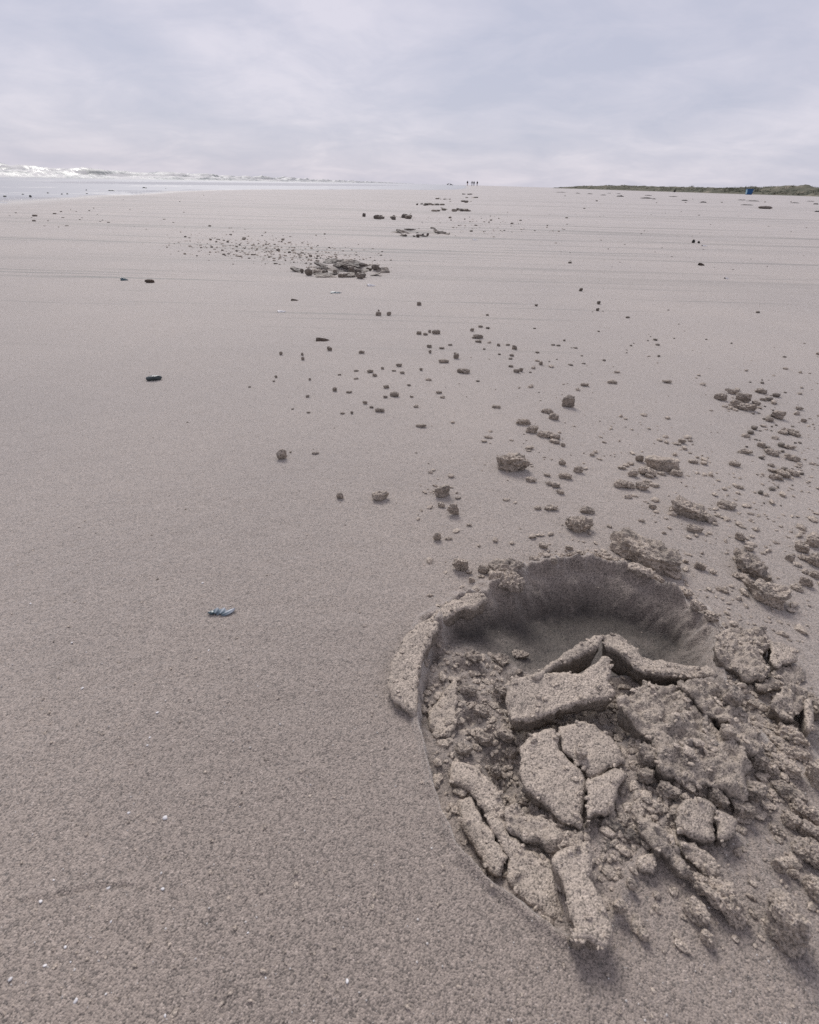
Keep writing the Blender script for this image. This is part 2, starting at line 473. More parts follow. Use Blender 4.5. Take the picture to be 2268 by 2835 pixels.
def build_sea():
    xs = np.concatenate([np.linspace(60, -26, 60), np.arange(-26.25, -75, -0.3), -75 - np.cumsum(np.geomspace(0.5, 600, 60))])
    ys = np.concatenate([np.linspace(-60, 10, 20), 10 + np.cumsum(np.geomspace(0.22, 60, 560))])
    xg, yg = np.meshgrid(xs, ys, indexing='ij')
    t = np.clip((xg + 26) / 86.0, 0, 1)
    xg = np.where(xg > -26, -26 + t * (shore_x(yg) + 1.8 + 26), xg)
    x = xg.ravel(); y = yg.ravel()
    z = np.full(x.shape, SEA_Z)
    foam = np.zeros_like(z)
    wob = 2.6 * fbm2(y * 0.045, y * 0 + 1.5, 3, 201)
    for k, (x0, hgt, w) in enumerate([(-29, 0.34, 1.0), (-33.5, 0.80, 1.5), (-41, 1.02, 2.0), (-52, 1.12, 2.4), (-66, 1.1, 3.0), (-86, 1.1, 4), (-115, 1.2, 5), (-160, 1.2, 7)]):
        wob = (1.2 + 0.35 * k) * fbm2(y * 0.06, y * 0 + k * 3.1, 3, 211 + k)
        am = np.clip(0.78 + 0.75 * fbm2(y * 0.09, y * 0 + k * 5.7, 3, 221 + k), 0.12, 1.3) * hgt
        d = x - (x0 + wob)
        # steep on the landward side, long on the seaward side
        s = np.where(d > 0, np.exp(-(d / (w * 0.45)) ** 2), np.exp(-(d / (w * 1.5)) ** 2))
        z += am * s
        foam = np.maximum(foam, np.where(d > -0.25 * w, 0.54, 0.26) * np.exp(-(d / (w * 1.8)) ** 2))
    rough = sstep(-25, -33, x)
    z += rough * (0.16 * fbm2(x * 0.9, y * 0.5, 4, 231) + 0.09 * fbm2(x * 2.6, y * 1.6, 2, 236))
    foam = np.maximum(foam, 0.42 * sstep(-22, -27, x) * sstep(-60, -45, x))
    foam = np.maximum(foam, 0.34 * sstep(-9, -2, -np.abs(x + 25) + 0))
    # lace of foam and bubbles left by the wash near the shore
    foam = np.maximum(foam, 0.22 * sstep(-26, -20, x))
    q = grid_quads(len(xs), len(ys))
    me = mesh_np('sea', np.stack([x, y, z], -1), quads=q)
    attr(me, 'foam', foam); attr(me, 'wash', sstep(-28, -22, x))
    o = obj('sea', me, sea_material())
    tag(o, 'grey sea with white breakers and a thin sheet of wash over the sand', None, None, 'structure')
build_sea()

# ------------------------------------------------------------------ dunes
def dune_material():
    m, t, b = new_mat('dune_ground')
    geo = t.nodes.new('ShaderNodeNewGeometry'); vec = geo.outputs['Position']
    n = tnoise(t, vec, 0.22, 5, 0.65)
    n2 = tnoise(t, vec, 1.3, 5, 0.7)
    f = tmath(t, 'ADD', tmath(t, 'MULTIPLY', n, 0.6), tmath(t, 'MULTIPLY', n2, 0.4))
    c = tramp(t, f, [(0.36, (0.062, 0.066, 0.050)), (0.48, (0.105, 0.105, 0.080)), (0.57, (0.16, 0.148, 0.112)), (0.66, (0.30, 0.26, 0.215))])
    t.links.new(c, b.inputs['Base Color'])
    b.inputs['Roughness'].default_value = 0.95
    b.inputs['Specular IOR Level'].default_value = 0.1
    return m
def dune_line(y):          # seaward foot of the dunes
    return 70 + 5 * fbm2(y * 0.02, y * 0 + 2.0, 3, 301) + 2.0 * fbm2(y * 0.12, y * 0 + 4.0, 2, 305)
def dune_z(x, y):
    s = x - dune_line(y)
    hgt = np.interp(y, [40, 100, 120, 150, 180, 230, 265, 300, 332], [2.3, 1.7, 1.45, 1.0, 0.75, 0.85, 1.3, 0.9, 0.0])
    hgt = hgt * (1 + 0.28 * fbm2(x * 0.05, y * 0.05, 3, 311))
    z = hgt * sstep(-0.5, 9.0, s) + 0.35 * sstep(-0.3, 1.2, s) * (0.5 + fbm2(x * 0.4, y * 0.4, 2, 317))
    z = z + sstep(0, 4, s) * (0.35 * fbm2(x * 0.3, y * 0.3, 3, 321) + 0.2 * fbm2(x * 1.1, y * 1.1, 2, 326)) * np.minimum(hgt, 1.0)
    return np.where(s > -0.6, z, -0.15)
def build_dunes():
    ss = np.concatenate([np.linspace(-1.5, 12, 60), np.geomspace(12.4, 60, 30)])
    ys = np.concatenate([np.linspace(-60, 40, 50), np.linspace(40.4, 150, 300), np.linspace(150.6, 336, 300)])
    sg, yg = np.meshgrid(ss, ys, indexing='ij')
    y = yg.ravel(); x = dune_line(y) + sg.ravel()
    z = dune_z(x, y)
    q = grid_quads(len(ss), len(ys))[:, ::-1]
    me = mesh_np('dunes', np.stack([x, y, z], -1), quads=q)
    o = obj('dunes', me, dune_material())
    tag(o, 'low grass-covered dunes along the back of the beach', None, None, 'structure')
    # marram grass: blades in tufts
    rs = np.random.RandomState(4)
    n = 5200
    ty = np.concatenate([rs.uniform(45, 150, 3200), rs.uniform(150, 315, n - 3200)])
    ts = rs.uniform(0.8, 20, n) ** 1.0
    tx = dune_line(ty) + ts
    keep = fbm2(tx * 0.2, ty * 0.2, 3, 331) > -0.08
    tx, ty = tx[keep], ty[keep]
    tz = dune_z(tx, ty)
    V = []; T = []; gcol = []
    nb = 7
    X = np.repeat(tx, nb) + rs.normal(0, 0.22, len(tx) * nb)
    Y = np.repeat(ty, nb) + rs.normal(0, 0.22, len(tx) * nb)
    Z = np.repeat(tz, nb) - 0.1
    H = rs.uniform(0.2, 0.48, len(X)) * np.repeat(rs.uniform(0.6, 1.2, len(tx)), nb)
    A = rs.uniform(0, 6.28, len(X)); LNX = rs.normal(0.10, 0.14, len(X)); LNY = rs.normal(0, 0.14, len(X))
    wd = 0.05
    dxw, dyw = np.cos(A) * wd, np.sin(A) * wd
    v0 = np.stack([X - dxw, Y - dyw, Z], -1); v1 = np.stack([X + dxw, Y + dyw, Z], -1)
    v2 = np.stack([X + LNX + dxw * .6, Y + LNY + dyw * .6, Z + H * .6], -1); v3 = np.stack([X + LNX - dxw * .6, Y + LNY - dyw * .6, Z + H * .6], -1)
    v4 = np.stack([X + LNX * 2.3, Y + LNY * 2.3, Z + H], -1)
    V = np.stack([v0, v1, v2, v3, v4], 1).reshape(-1, 3)
    b = np.arange(len(X)) * 5
    quads = np.stack([b, b + 1, b + 2, b + 3], -1); tris = np.stack([b + 3, b + 2, b + 4], -1)
    me = mesh_np('dune_grass', V, quads=quads, tris=tris)
    gm, t, bs = new_mat('dune_grass_blades')
    geo = t.nodes.new('ShaderNodeNewGeometry')
    c = tramp(t, tnoise(t, geo.outputs['Position'], 0.35, 4, 0.7), [(0.35, (0.052, 0.060, 0.042)), (0.50, (0.085, 0.090, 0.064)), (0.66, (0.15, 0.135, 0.098))])
    t.links.new(c, bs.inputs['Base Color']); bs.inputs['Roughness'].default_value = 0.85; bs.inputs['Specular IOR Level'].default_value = 0.15
    o = obj('dune_grass', me, gm)
    tag(o, 'dull green and straw-coloured marram grass covering the dunes', 'grass', None, 'stuff')
build_dunes()

# ------------------------------------------------------------------ lumps of sand
_ico = {}
def ico(n):
    if n not in _ico:
        bm = bmesh.new(); bmesh.ops.create_icosphere(bm, subdivisions=n, radius=1.0)
        v = np.array([p.co[:] for p in bm.verts]); f = np.array([[q.index for q in p.verts] for p in bm.faces])
        bm.free(); _ico[n] = (v / np.linalg.norm(v, axis=1)[:, None], f)
    return _ico[n]
def lump_mesh(name, W, D, H, seed, sub=3, blocky=0.75, rough=1.0, damp=0.45, arch=0.0, box=0.0):
    """an irregular broken lump: cut by random planes, then crumbled; sits on z=0 (sunk 8%)"""
    d, f = ico(sub)
    if box:
        d = np.sign(d) * np.abs(d) ** (1 - box)
    rs = np.random.RandomState(seed)
    npl = 9 + rs.randint(0, 6)
    nrm = rs.normal(size=(npl, 3)); nrm /= np.linalg.norm(nrm, axis=1)[:, None]
    off = rs.uniform(0.55, 0.92, npl)
    k = npl - 3
    an = np.linspace(0, 2 * math.pi, k, endpoint=False) + rs.uniform(-.35, .35, k)
    nrm[:k] = np.stack([np.cos(an), np.sin(an), rs.uniform(-.25, .45, k)], -1)
    nrm[k] = (rs.uniform(-.35, .35), rs.uniform(-.35, .35), 1.0); off[k] = rs.uniform(0.42, 0.6)
    nrm /= np.linalg.norm(nrm, axis=1)[:, None]
    dd = d @ nrm.T
    rr = np.where(dd > 0.05, off / np.maximum(dd, 0.05), 9).min(1)
    rr = np.minimum(rr, 1.15)
    r = 1.0 * (1 - blocky) + rr * blocky
    if box: r = np.minimum(r * 0 + 1.0, 0.25 + rr * 0.9)
    r = r * (1 + 0.16 * fbm3(d * 1.5 + seed, 2, seed))
    p = d * r[:, None]
    mn, mxx = p.min(0), p.max(0)
    p = (p - (mn + mxx) / 2) / ((mxx - mn) / 2)
    p = p * np.array([W / 2, D / 2, H / 2])
    # crumbs: knobs of a few millimetres and finer grit, the same in every direction
    u = p / np.array([W / 2, D / 2, H / 2]) ** 1.0
    nrm2 = u / np.array([W, D, H]); nrm2 /= np.linalg.norm(nrm2, axis=1)[:, None]
    k1 = 1.0 / min(max(0.30 * W, 0.0015), 0.012)
    amp = rough * min(0.095 * W, 0.0024)
    disp = amp * (1.3 * (0.30 - np.abs(fbm3(p * k1 + seed, 2, seed + 9))) + 0.7 * fbm3(p * k1 * 0.55 + seed, 2, seed + 15))
    if sub >= 4: disp = disp + amp * 0.55 * noise3(p * k1 * 4.2 + seed, seed + 3)
    if sub >= 5: disp = disp + amp * 0.30 * noise3(p * k1 * 9 + seed, seed + 43)
    p = p + nrm2 * disp[:, None]
    p[:, 2] += H / 2
    if arch:
        p[:, 2] += arch * H * (1 - (2 * p[:, 0] / W) ** 2)
    # flat where it rests, a little sunk
    lo = H * 0.14
    p[:, 2] = np.where(p[:, 2] < lo, lo - (lo - p[:, 2]) * 0.35, p[:, 2]) - lo * 0.9 - (0 if not arch else arch * H * 0.2)
    me = mesh_np(name, p, tris=f, smooth=sub < 3)
    attr(me, 'damp', np.clip(damp + 0.55 * fbm3(d * 2.3 + 3, 3, seed + 31), 0, 1))
    return me
_seed = [100]
def lump_at(uv, w, h, label=None, group=None, name='sand_clod', sub=None, blocky=0.82, rough=1.0, damp=0.45, rot=None, dr=0.75, zmin=0.34, z0=None, arch=0.0, mat=None, cat='sand clod', box=0.0):
    """uv = centre in photograph pixels, w,h = its size there"""
    px, py = uv
    pb = py + h * 0.5
    zz = 0.0
    for _ in range(3):
        x, y = gp(px, pb, zz)
        zz = float(sand_z(np.array([x]), np.array([y]), False)[0][0]) if z0 is None else z0
    dep = rng(px, pb, zz)
    W = w * dep / F_PX
    al = math.atan2(CAM_H - zz, math.hypot(x, y))
    D = W * dr
    vis = h * dep / F_PX / max(0.3, math.cos(math.atan2(py - SRC_H / 2, F_PX)))
    H = (vis - D * math.sin(al)) / math.cos(al)
    H = min(max(H * 1.2, zmin * W), 1.15 * W)
    D = max(min((vis - H * math.cos(al)) / max(0.12, math.sin(al)), 0.92 * W), 0.45 * W)
    _seed[0] += 7
    s = _seed[0]
    if sub is None: sub = 5 if w > 75 else 4 if w > 30 else 3
    if w < 30 and not box: blocky = min(blocky, 0.55); rough = rough * 1.3
    me = lump_mesh(name, W, D, H, s, sub, blocky, rough, damp, arch, box)
    o = obj(name, me, mat or M_CLOD)
    hd = math.hypot(x, y)
    y2, x2 = y + D * 0.42 * y / hd, x + D * 0.42 * x / hd
    if z0 is None: zz = float(sand_z(np.array([x2]), np.array([y2]), False)[0][0])
    o.location = (x2, y2, zz)
    o.rotation_euler.z = -math.atan2(x, y) + (random.Random(s).uniform(-.25, .25) if rot is None else rot)
    return tag(o, label, cat, group)

# ------------------------------------------------------------------ broken crust plates
EDGE_PTS = []       # (x,y,z) on plates where crumbs may lie
def slab(outline, z0, gx, gy, thick, label, group=None, res=0.0009, rough=0.0003, lump=0.0008, damp=0.05, name='crust_plate', seed=None, undercut=0.3, cfun=C1, jag=0.0013, round_=0.0010):
    _seed[0] += 7
    s = seed or _seed[0]
    pts = [cfun(*p) for p in outline]
    cxp = sum(p[0] for p in pts) / len(pts); cyp = sum(p[1] for p in pts) / len(pts)
    cx, cy = gp(cxp, cyp, z0)
    P = []
    for (px, py) in pts:
        d = ray(px, py)      # z = z0 + gx (x-cx) + gy (y-cy)
        t = (z0 - gx * cx - gy * cy - CAM_H) / (d.z - gx * d.x - gy * d.y)
        P.append((d.x * t, d.y * t))
    # densify and crumble the outline
    Q = []
    for i in range(len(P)):
        a = np.array(P[i]); b = np.array(P[(i + 1) % len(P)])
        n = max(1, int(np.linalg.norm(b - a) / 0.0022))
        for k in range(n): Q.append(a + (b - a) * k / n)
    Q = np.array(Q)
    jx = fbm2(Q[:, 0] * 260, Q[:, 1] * 260, 3, s); jy = fbm2(Q[:, 0] * 260, Q[:, 1] * 260, 3, s + 50)
    Q = Q + np.stack([jx, jy], -1) * jag * 1.6
    x0, y0 = Q.min(0) - res; x1, y1 = Q.max(0) + res
    nx, ny = int((x1 - x0) / res) + 2, int((y1 - y0) / res) + 2
    xg, yg = np.meshgrid(x0 + np.arange(nx) * res, y0 + np.arange(ny) * res, indexing='ij')
    xs, ys = xg.ravel(), yg.ravel()
    d, bx, by = poly_dist(xs, ys, [tuple(q) for q in Q])
    inside = (d > 0).reshape(nx, ny)
    cell = inside[:-1, :-1] & inside[1:, :-1] & inside[1:, 1:] & inside[:-1, 1:]
    used = np.zeros((nx, ny), bool)
    used[:-1, :-1] |= cell; used[1:, :-1] |= cell; used[1:, 1:] |= cell; used[:-1, 1:] |= cell
    full = np.zeros((nx + 1, ny + 1), bool); full[1:-1, 1:-1] = cell
    allc = full[:-1, :-1] & full[1:, :-1] & full[1:, 1:] & full[:-1, 1:]
    border = used & ~allc
    idx = -np.ones((nx, ny), int); idx[used] = np.arange(used.sum())
    X = xs[used.ravel()].copy(); Y = ys[used.ravel()].copy(); Dd = d[used.ravel()].copy()
    bm_ = border.ravel()[used.ravel()]
    X[bm_] = bx[used.ravel()][bm_]; Y[bm_] = by[used.ravel()][bm_]; Dd[bm_] = 0
    top = z0 + gx * (X - cx) + gy * (Y - cy)
    rsf = (top + lump * fbm2(X * 90, Y * 90, 3, s + 3) * 1.6 + rough * fbm2(X * 420, Y * 420, 2, s + 5) * 1.5
           + 0.00022 * noise2(X * 1000, Y * 1000, s + 8))
    e = np.clip(Dd / round_, 0, 1)
    ztop = rsf - round_ * (1 - np.sqrt(np.clip(1 - (1 - e) ** 2, 0, 1)))
    n0 = len(X)
    ii, jj = np.where(cell)
    quads = [np.stack([idx[ii, jj], idx[ii + 1, jj], idx[ii + 1, jj + 1], idx[ii, jj + 1]], -1)]
    # boundary edges (directed) of the cell mask
    edges = {}
    for qd in quads[0].tolist():
        for k in range(4):
            a, b = qd[k], qd[(k + 1) % 4]
            if (b, a) in edges: del edges[(b, a)]
            else: edges[(a, b)] = 1
    bl = sorted({a for ed in edges for a in ed})
    bi = {v: k for k, v in enumerate(bl)}
    ba = np.array(bl)
    rings = 5
    cxm, cym = X.mean(), Y.mean()
    V = [np.stack([X, Y, ztop], -1)]
    dirx, diry = X[ba] - cxm, Y[ba] - cym
    dl = np.hypot(dirx, diry) + 1e-9; dirx /= dl; diry /= dl
    th = thick * (1 + 0.35 * fbm2(X[ba] * 120, Y[ba] * 120, 2, s + 13))
    for k in range(1, rings + 1):
        f = k / rings
        nz = 0.0028 * fbm2(X[ba] * 330 + k * 3.3, Y[ba] * 330 + k * 1.7, 2, s + 17)
        off = nz * math.sin(math.pi * min(f, .9)) - undercut * thick * f
        off = np.maximum(off, -0.45 * dl)
        V.append(np.stack([X[ba] + dirx * off, Y[ba] + diry * off, ztop[ba] - th * f], -1))
    nb = len(ba)
    sides = []
    for (a, b) in edges:
        ka, kb = bi[a], bi[b]
        pa, pb_ = a, b
        for k in range(rings):
            na, nb2 = n0 + k * nb + ka, n0 + k * nb + kb
            sides.append((pb_, pa, na, nb2))
            pa, pb_ = na, nb2
    V.append(np.array([[cxm, cym, float(np.mean(V[-1][:, 2]))]]))
    ci = n0 + rings * nb
    tris = [(ci, n0 + (rings - 1) * nb + bi[b], n0 + (rings - 1) * nb + bi[a]) for (a, b) in edges]
    V = np.concatenate(V)
    org = np.array([cxm, cym, float(V[:, 2].min())])
    me = mesh_np(name, V - org, quads=np.concatenate([quads[0], np.array(sides)]), tris=np.array(tris))
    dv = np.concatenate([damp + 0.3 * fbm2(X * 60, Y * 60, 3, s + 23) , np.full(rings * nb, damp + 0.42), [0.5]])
    attr(me, 'damp', np.clip(dv, 0, 1))
    o = obj(name, me, M_CLOD, loc=tuple(org))
    tag(o, label, 'sand plate', group)
    w = np.exp(-Dd / 0.004)
    rs = np.random.RandomState(s)
    pick = rs.uniform(size=n0) < ((0.003 + 0.05 * w) if lump < 0.0015 else (0.012 + 0.06 * w))
    EDGE_PTS.append(np.stack([X[pick], Y[pick], ztop[pick]], -1))
    return o

# --- plates of the deep hoofprint
slab([(225,300),(300,296),(272,350),(240,420),(220,500),(212,560),(206,648),(185,640),(120,592),(98,530),(110,470),(135,410),(170,345)],
     0.007, -0.14, 0.06, 0.009, 'curved pale strip of sand crust curled outward along the rim of the deep hoofprint', lump=0.0006)
slab([(222,302),(270,268),(330,228),(400,186),(455,192),(478,222),(440,240),(352,262),(330,285),(290,300)],
     0.008, 0.0, 0.18, 0.009, 'wedge of raised crust with a dark broken front on the rim of the deep hoofprint', lump=0.0008)
slab([(640,508),(735,432),(890,348),(912,346),(905,385),(830,425),(740,460),(665,515)],
     0.014, 0.0, 0.0, 0.016, 'long leaning crust plate with a dark edge, standing behind the tilted pale slab', damp=0.2)
slab([(905,348),(975,352),(1060,430),(1160,450),(1330,475),(1345,510),(1250,500),(1140,505),(1040,475),(960,405),(925,390)],
     0.013, -0.08, -0.1, 0.015, 'ragged ridge of crust running from the tent-shaped peak towards the kicked-up heap', lump=0.002, damp=0.3)
slab([(548,545),(572,502),(640,502),(740,482),(830,487),(900,438),(935,430),(947,470),(938,520),(962,562),(950,592),(860,592),(760,632),(650,667),(572,677),(552,632)],
     0.012, 0.05, 0.22, 0.011, 'tilted pale slab of crust with a deep dark gap under its front edge')
slab([(600,775),(640,722),(733,694),(738,720),(752,790),(826,852),(846,892),(842,960),(834,1076),(780,1060),(720,1010),(660,962),(612,930),(600,860)],
     0.007, 0.0, 0.12, 0.010, 'largest piece of the cracked dome of crust in the middle of the hoofprint', lump=0.0008)
slab([(742,692),(830,672),(882,682),(950,732),(985,790),(1000,832),(984,836),(900,864),(856,886),(834,846),(762,784),(748,720)],
     0.0078, -0.05, 0.12, 0.010, 'cracked dome piece with a small knob of sand sitting on it', lump=0.0008)
slab([(858,896),(902,874),(986,846),(1002,880),(962,922),(952,1000),(885,1012),(846,1076),(851,960)],
     0.0076, -0.10, 0.10, 0.010, 'smallest piece of the cracked dome of crust beside the dark hollow', lump=0.001)
slab([(1022,552),(1080,526),(1180,532),(1202,566),(1264,620),(1334,672),(1395,712),(1440,790),(1470,860),(1440,950),(1300,905),(1200,885),(1130,860),(1112,760),(1040,692),(965,602)],
     0.014, -0.05, 0.05, 0.014, 'broad coarse mass of kicked-up sand forming the heap', lump=0.0038, rough=0.0012, damp=0.25, name='sand_heap', jag=0.0025)
slab([(1190,512),(1290,522),(1400,562),(1425,602),(1500,702),(1520,772),(1452,790),(1402,702),(1344,658),(1272,606),(1212,553)],
     0.016, -0.12, 0.05, 0.012, 'coarse ridge of sand behind the long open crack of the heap', lump=0.003, rough=0.0016, damp=0.25, name='sand_heap', jag=0.002)
slab([(1332,345),(1400,322),(1520,322),(1535,372),(1528,420),(1540,500),(1470,522),(1400,474),(1340,432)],
     0.011, -0.1, 0.12, 0.013, 'rough square block of sand at the end of the smooth dark hollow', lump=0.003, rough=0.0016, damp=0.2, jag=0.002)
slab([(1540,372),(1600,380),(1642,402),(1650,442),(1562,468),(1545,440)],
     0.010, -0.1, 0.1, 0.010, 'flat-topped crust piece split off the rough square block', lump=0.001)
slab([(1560,470),(1640,455),(1680,500),(1640,540),(1570,545),(1500,560),(1480,530),(1545,505)],
     0.006, -0.1, 0.1, 0.009, 'low crust piece in front of the rough square block', lump=0.002, damp=0.25)
slab([(1545,600),(1590,545),(1650,530),(1725,565),(1760,600),(1760,640),(1690,590),(1660,640),(1640,668),(1580,640)],
     0.012, -0.1, 0.12, 0.013, 'crumbling tilted slab beside the upright splinter of sand', lump=0.003, damp=0.25, rough=0.0015)
slab([(1672,588),(1700,580),(1712,640),(1705,705),(1680,710),(1676,650)],
     0.012, 0.0, 0.25, 0.012, 'narrow upright splinter of sand beside the crumbling tilted slab', lump=0.0006, res=0.0007, damp=0.1, jag=0.0006)
slab([(1190,992),(1240,962),(1300,967),(1335,998),(1330,1060),(1335,1128),(1250,1110),(1192,1062)],
     0.010, -0.05, 0.15, 0.011, 'smooth rounded crust plate tilted at the foot of the heap', lump=0.0007, damp=0.22)
slab([(1340,1002),(1420,1042),(1412,1100),(1342,1130),(1336,1060)],
     0.0095, -0.2, 0.15, 0.011, 'smaller smooth plate cracked off the rounded plate at the foot of the heap', lump=0.0007, damp=0.22)
slab([(722,1185),(785,1150),(850,1118),(880,1170),(868,1255),(902,1340),(936,1420),(945,1512),(900,1532),(852,1500),(786,1494),(804,1440),(772,1360),(752,1270)],
     0.0115, 0.0, 0.03, 0.0135, 'long pale tongue of sand at the heel end of the print, its tip overhanging', lump=0.0008, damp=0.0)
slab([(362,962),(412,950),(440,1000),(472,1060),(508,1120),(545,1190),(532,1262),(492,1232),(428,1150),(372,1062)],
     -0.002, 0.25, 0.0, 0.010, 'long narrow crust plate slumped inside the left rim with a thin crack beside it', lump=0.0008, damp=0.15)
slab([(345,805),(450,852),(530,962),(560,1032),(530,1078),(486,1040),(440,985),(405,935),(345,902),(338,850)],
     -0.002, 0.2, 0.05, 0.009, 'sloping crust plate inside the left rim above the slumped narrow plate', lump=0.0008, damp=0.05)
slab([(250,640),(310,560),(360,500),(365,600),(355,700),(340,735),(282,728),(256,700)],
     -0.006, 0.15, 0.0, 0.008, 'granular shelf of sand against the left rim above a short dark slot', lump=0.0013, damp=0.1, rough=0.0006)
slab([(560,985),(640,1000),(720,1060),(830,1100),(850,1115),(770,1170),(690,1150),(600,1120),(545,1060)],
     0.003, 0.0, 0.1, 0.009, 'crumbled lumpy sand between the cracked dome and the pale tongue', lump=0.0022, rough=0.001, damp=0.1, jag=0.002)
slab([(474,1040),(512,1110),(552,1185),(542,1272),(600,1332),(680,1396),(765,1448),(790,1438),(762,1350),(742,1268),(712,1192),(640,1150),(560,1110),(545,1060),(502,1030)],
     0.000, 0.06, 0.04, 0.010, 'packed smooth slope of sand between the thin crack and the pale tongue', lump=0.0013, rough=0.0005, damp=0.08)
slab([(1030,1010),(1090,1030),(1200,1130),(1260,1240),(1225,1250),(1170,1180),(1100,1160),(1060,1100)],
     0.009, 0.05, 0.1, 0.010, 'slanting strip of clotted sand running down over the black hollow', lump=0.0025, rough=0.0016, damp=0.15)
slab([(1040,1180),(1090,1160),(1118,1190),(1100,1245),(1060,1240),(1035,1215)],
     0.006, 0.1, 0.1, 0.008, 'small flake of crust leaning at the mouth of the black hollow', lump=0.0008)
slab([(1195,1110),(1260,1130),(1340,1190),(1370,1250),(1320,1260),(1250,1200),(1205,1160)],
     0.006, 0.0, 0.1, 0.007, 'thin strip of crust below the smooth rounded plate', lump=0.0016, damp=0.12)

# --- lumps around the deep hoofprint, read off the photograph: (u, v, w, h) in that crop
def lumps(cf, s, rows, label, group, **kw):
    for (u, v, w, h) in rows:
        o = lump_at(cf(u, v), w / s, h / s, label, group, **kw)
        if label is None:        # named after the landmark it lies by, the side it lies on and its size
            x, y = o.location[:2]
            nm, (lx, ly) = min(LAND.items(), key=lambda q: math.hypot(q[1][0] - x, (q[1][1] - y) * 0.6))
            dia = o.dimensions[0]
            size = 'crumb-sized' if dia < 0.006 else 'small' if dia < 0.012 else 'walnut-sized'
            side = 'dune side' if x > lx else 'sea side'
            tag(o, 'rough %s sand clod on the %s of the %s' % (size, side, nm), 'sand clod', '%s clods on the %s of the %s' % (size, side, nm))
LAND = {nm: gp(*p) for nm, p in {
    'angular clod of coarse crumbs': C6(345, 400), 'small dark cube-like clod': C6(600, 120), 'drum-shaped block': C6(1012, 400),
    'large coarse pointed clod': C6(1156, 620), 'egg-shaped coarse clod': C6(648, 680), 'long triangular slab': C6(920, 850),
    'row of three dark clods': C6(1420, 900), 'knobbly upright clod': C7(345, 900), 'low rounded pale clod': C7(866, 1120),
    'cube-like brown clod': C7(1196, 1100), 'bright white flat shell': (780, 863), 'dark-edged flat shell': (893, 943),
    'close pair of dark clods': (1656, 850), 'second hoofprint': (950, 748), 'tight trail of pale crumbs': C6(1560, 240)}.items()}
S1, S6, S7 = 1.3604, 1.6152, 1.9167
lump_at(C1(540, 88), 140/S1, 85/S1, 'arched clod with a dark hollow front on the far rim of the deep hoofprint', arch=0.3, damp=0.35)
lump_at(C1(545, 155), 120/S1, 75/S1, 'crumbly pale clod on the far rim just below the arched clod', damp=0.1, blocky=0.2, rough=1.4)
lump_at(C1(458, 100), 42/S1, 40/S1, 'small rough clod at the foot of the arched clod', damp=0.3)
lump_at(C1(373, 80), 58/S1, 62/S1, 'small knobbly clod standing alone beside the arched clod', damp=0.3, rough=1.4)
lump_at(C1(822, 795), 42/S1, 52/S1, 'small pale knob of sand on the cracked dome piece', z0=0.0075, damp=0.05, cat='sand clod')
lump_at(C1(1385, 575), 66/S1, 95/S1, 'brownish blurred lump on top of the coarse ridge', z0=0.015, damp=0.4)
lump_at(C1(1366, 690), 52/S1, 115/S1, 'tall pale lump beside the end of the long open crack', z0=0.013, damp=0.1)
lumps(C1, S1, [(1070,800,80,110),(1060,870,60,90),(1100,700,70,70),(1140,940,70,80),(1240,905,110,70),(1330,960,70,70),(1420,1000,80,70),(1455,930,70,90),(1480,820,60,70)],
      'damp lump packed into the side of the kicked-up heap', 'lumps packed into the heap', z0=0.002, damp=0.4, rough=1.4)
lumps(C1, S1, [(930,1080,100,90),(1000,1120,80,80),(900,1160,60,70),(970,1200,70,60)],
      'dark damp lump in the hollow beside the pale tongue', 'dark lumps in the hollow', z0=-0.006, damp=0.75, rough=1.3)
lumps(C1, S1, [(1600,720,140,70),(1570,760,90,60),(1640,790,90,60),(1560,820,80,60),(1605,855,70,60),(1530,850,60,50)],
      'pale lump of loose sand behind the kicked-up heap', 'pale lumps behind the heap', damp=0.12, rough=1.3)
lump_at(C1(1590, 935), 120/S1, 62/S1, 'soft tan lump with a brown underside, lying behind the rounded plate', damp=0.3, blocky=0.2)
lump_at(C1(1715, 865), 120/S1, 130/S1, 'big smooth block of sand overhanging a shadow beyond the pale lumps', damp=0.12, rough=0.6)
lumps(C1, S1, [(1640,1000,70,60),(1690,1030,80,70),(1600,1040,60,60),(1665,1080,60,60),(1560,1085,60,36),(1712,1100,60,80)],
      'ragged lump in the row beyond the rounded plate', 'ragged lumps beyond the rounded plate', damp=0.2, rough=1.4)
lump_at(C1(1670, 1170), 125/S1, 85/S1, 'ragged overhanging clod with black shade underneath, beyond the thin strip', arch=0.35, damp=0.25, rough=1.3)
lump_at(C1(1330, 1350), 190/S1, 80/S1, 'arched crumbling clod over a black gap, near the tip of the pale tongue', arch=0.4, damp=0.15, rough=1.3)
lump_at(C1(1245, 1390), 90/S1, 70/S1, 'knobbly small clod leaning against the arched crumbling clod', damp=0.12, rough=1.4)
lump_at(C1(1545, 1410), 190/S1, 165/S1, 'long clod tilted over its own shadow, on bare sand beyond the pale tongue', damp=0.15, rough=1.2, rot=-0.5)
lump_at(C1(1690, 1300), 90/S1, 80/S1, 'slim pale crumbs fused into a clod on the bare sand near the tilted long clod', damp=0.1, rough=1.4)
lumps(C1, S1, [(1250,1270,60,50),(1320,1290,50,40),(1620,1245,36,36),(1565,1215,50,50),(1470,1400,36,26),(1010,1290,40,40),(960,1370,50,60),(1050,1480,40,40),(1290,1490,50,50)],
      'small loose crumb of sand fallen between the pale tongue and the tilted long clod', 'loose crumbs by the pale tongue', damp=0.1, rough=1.3)
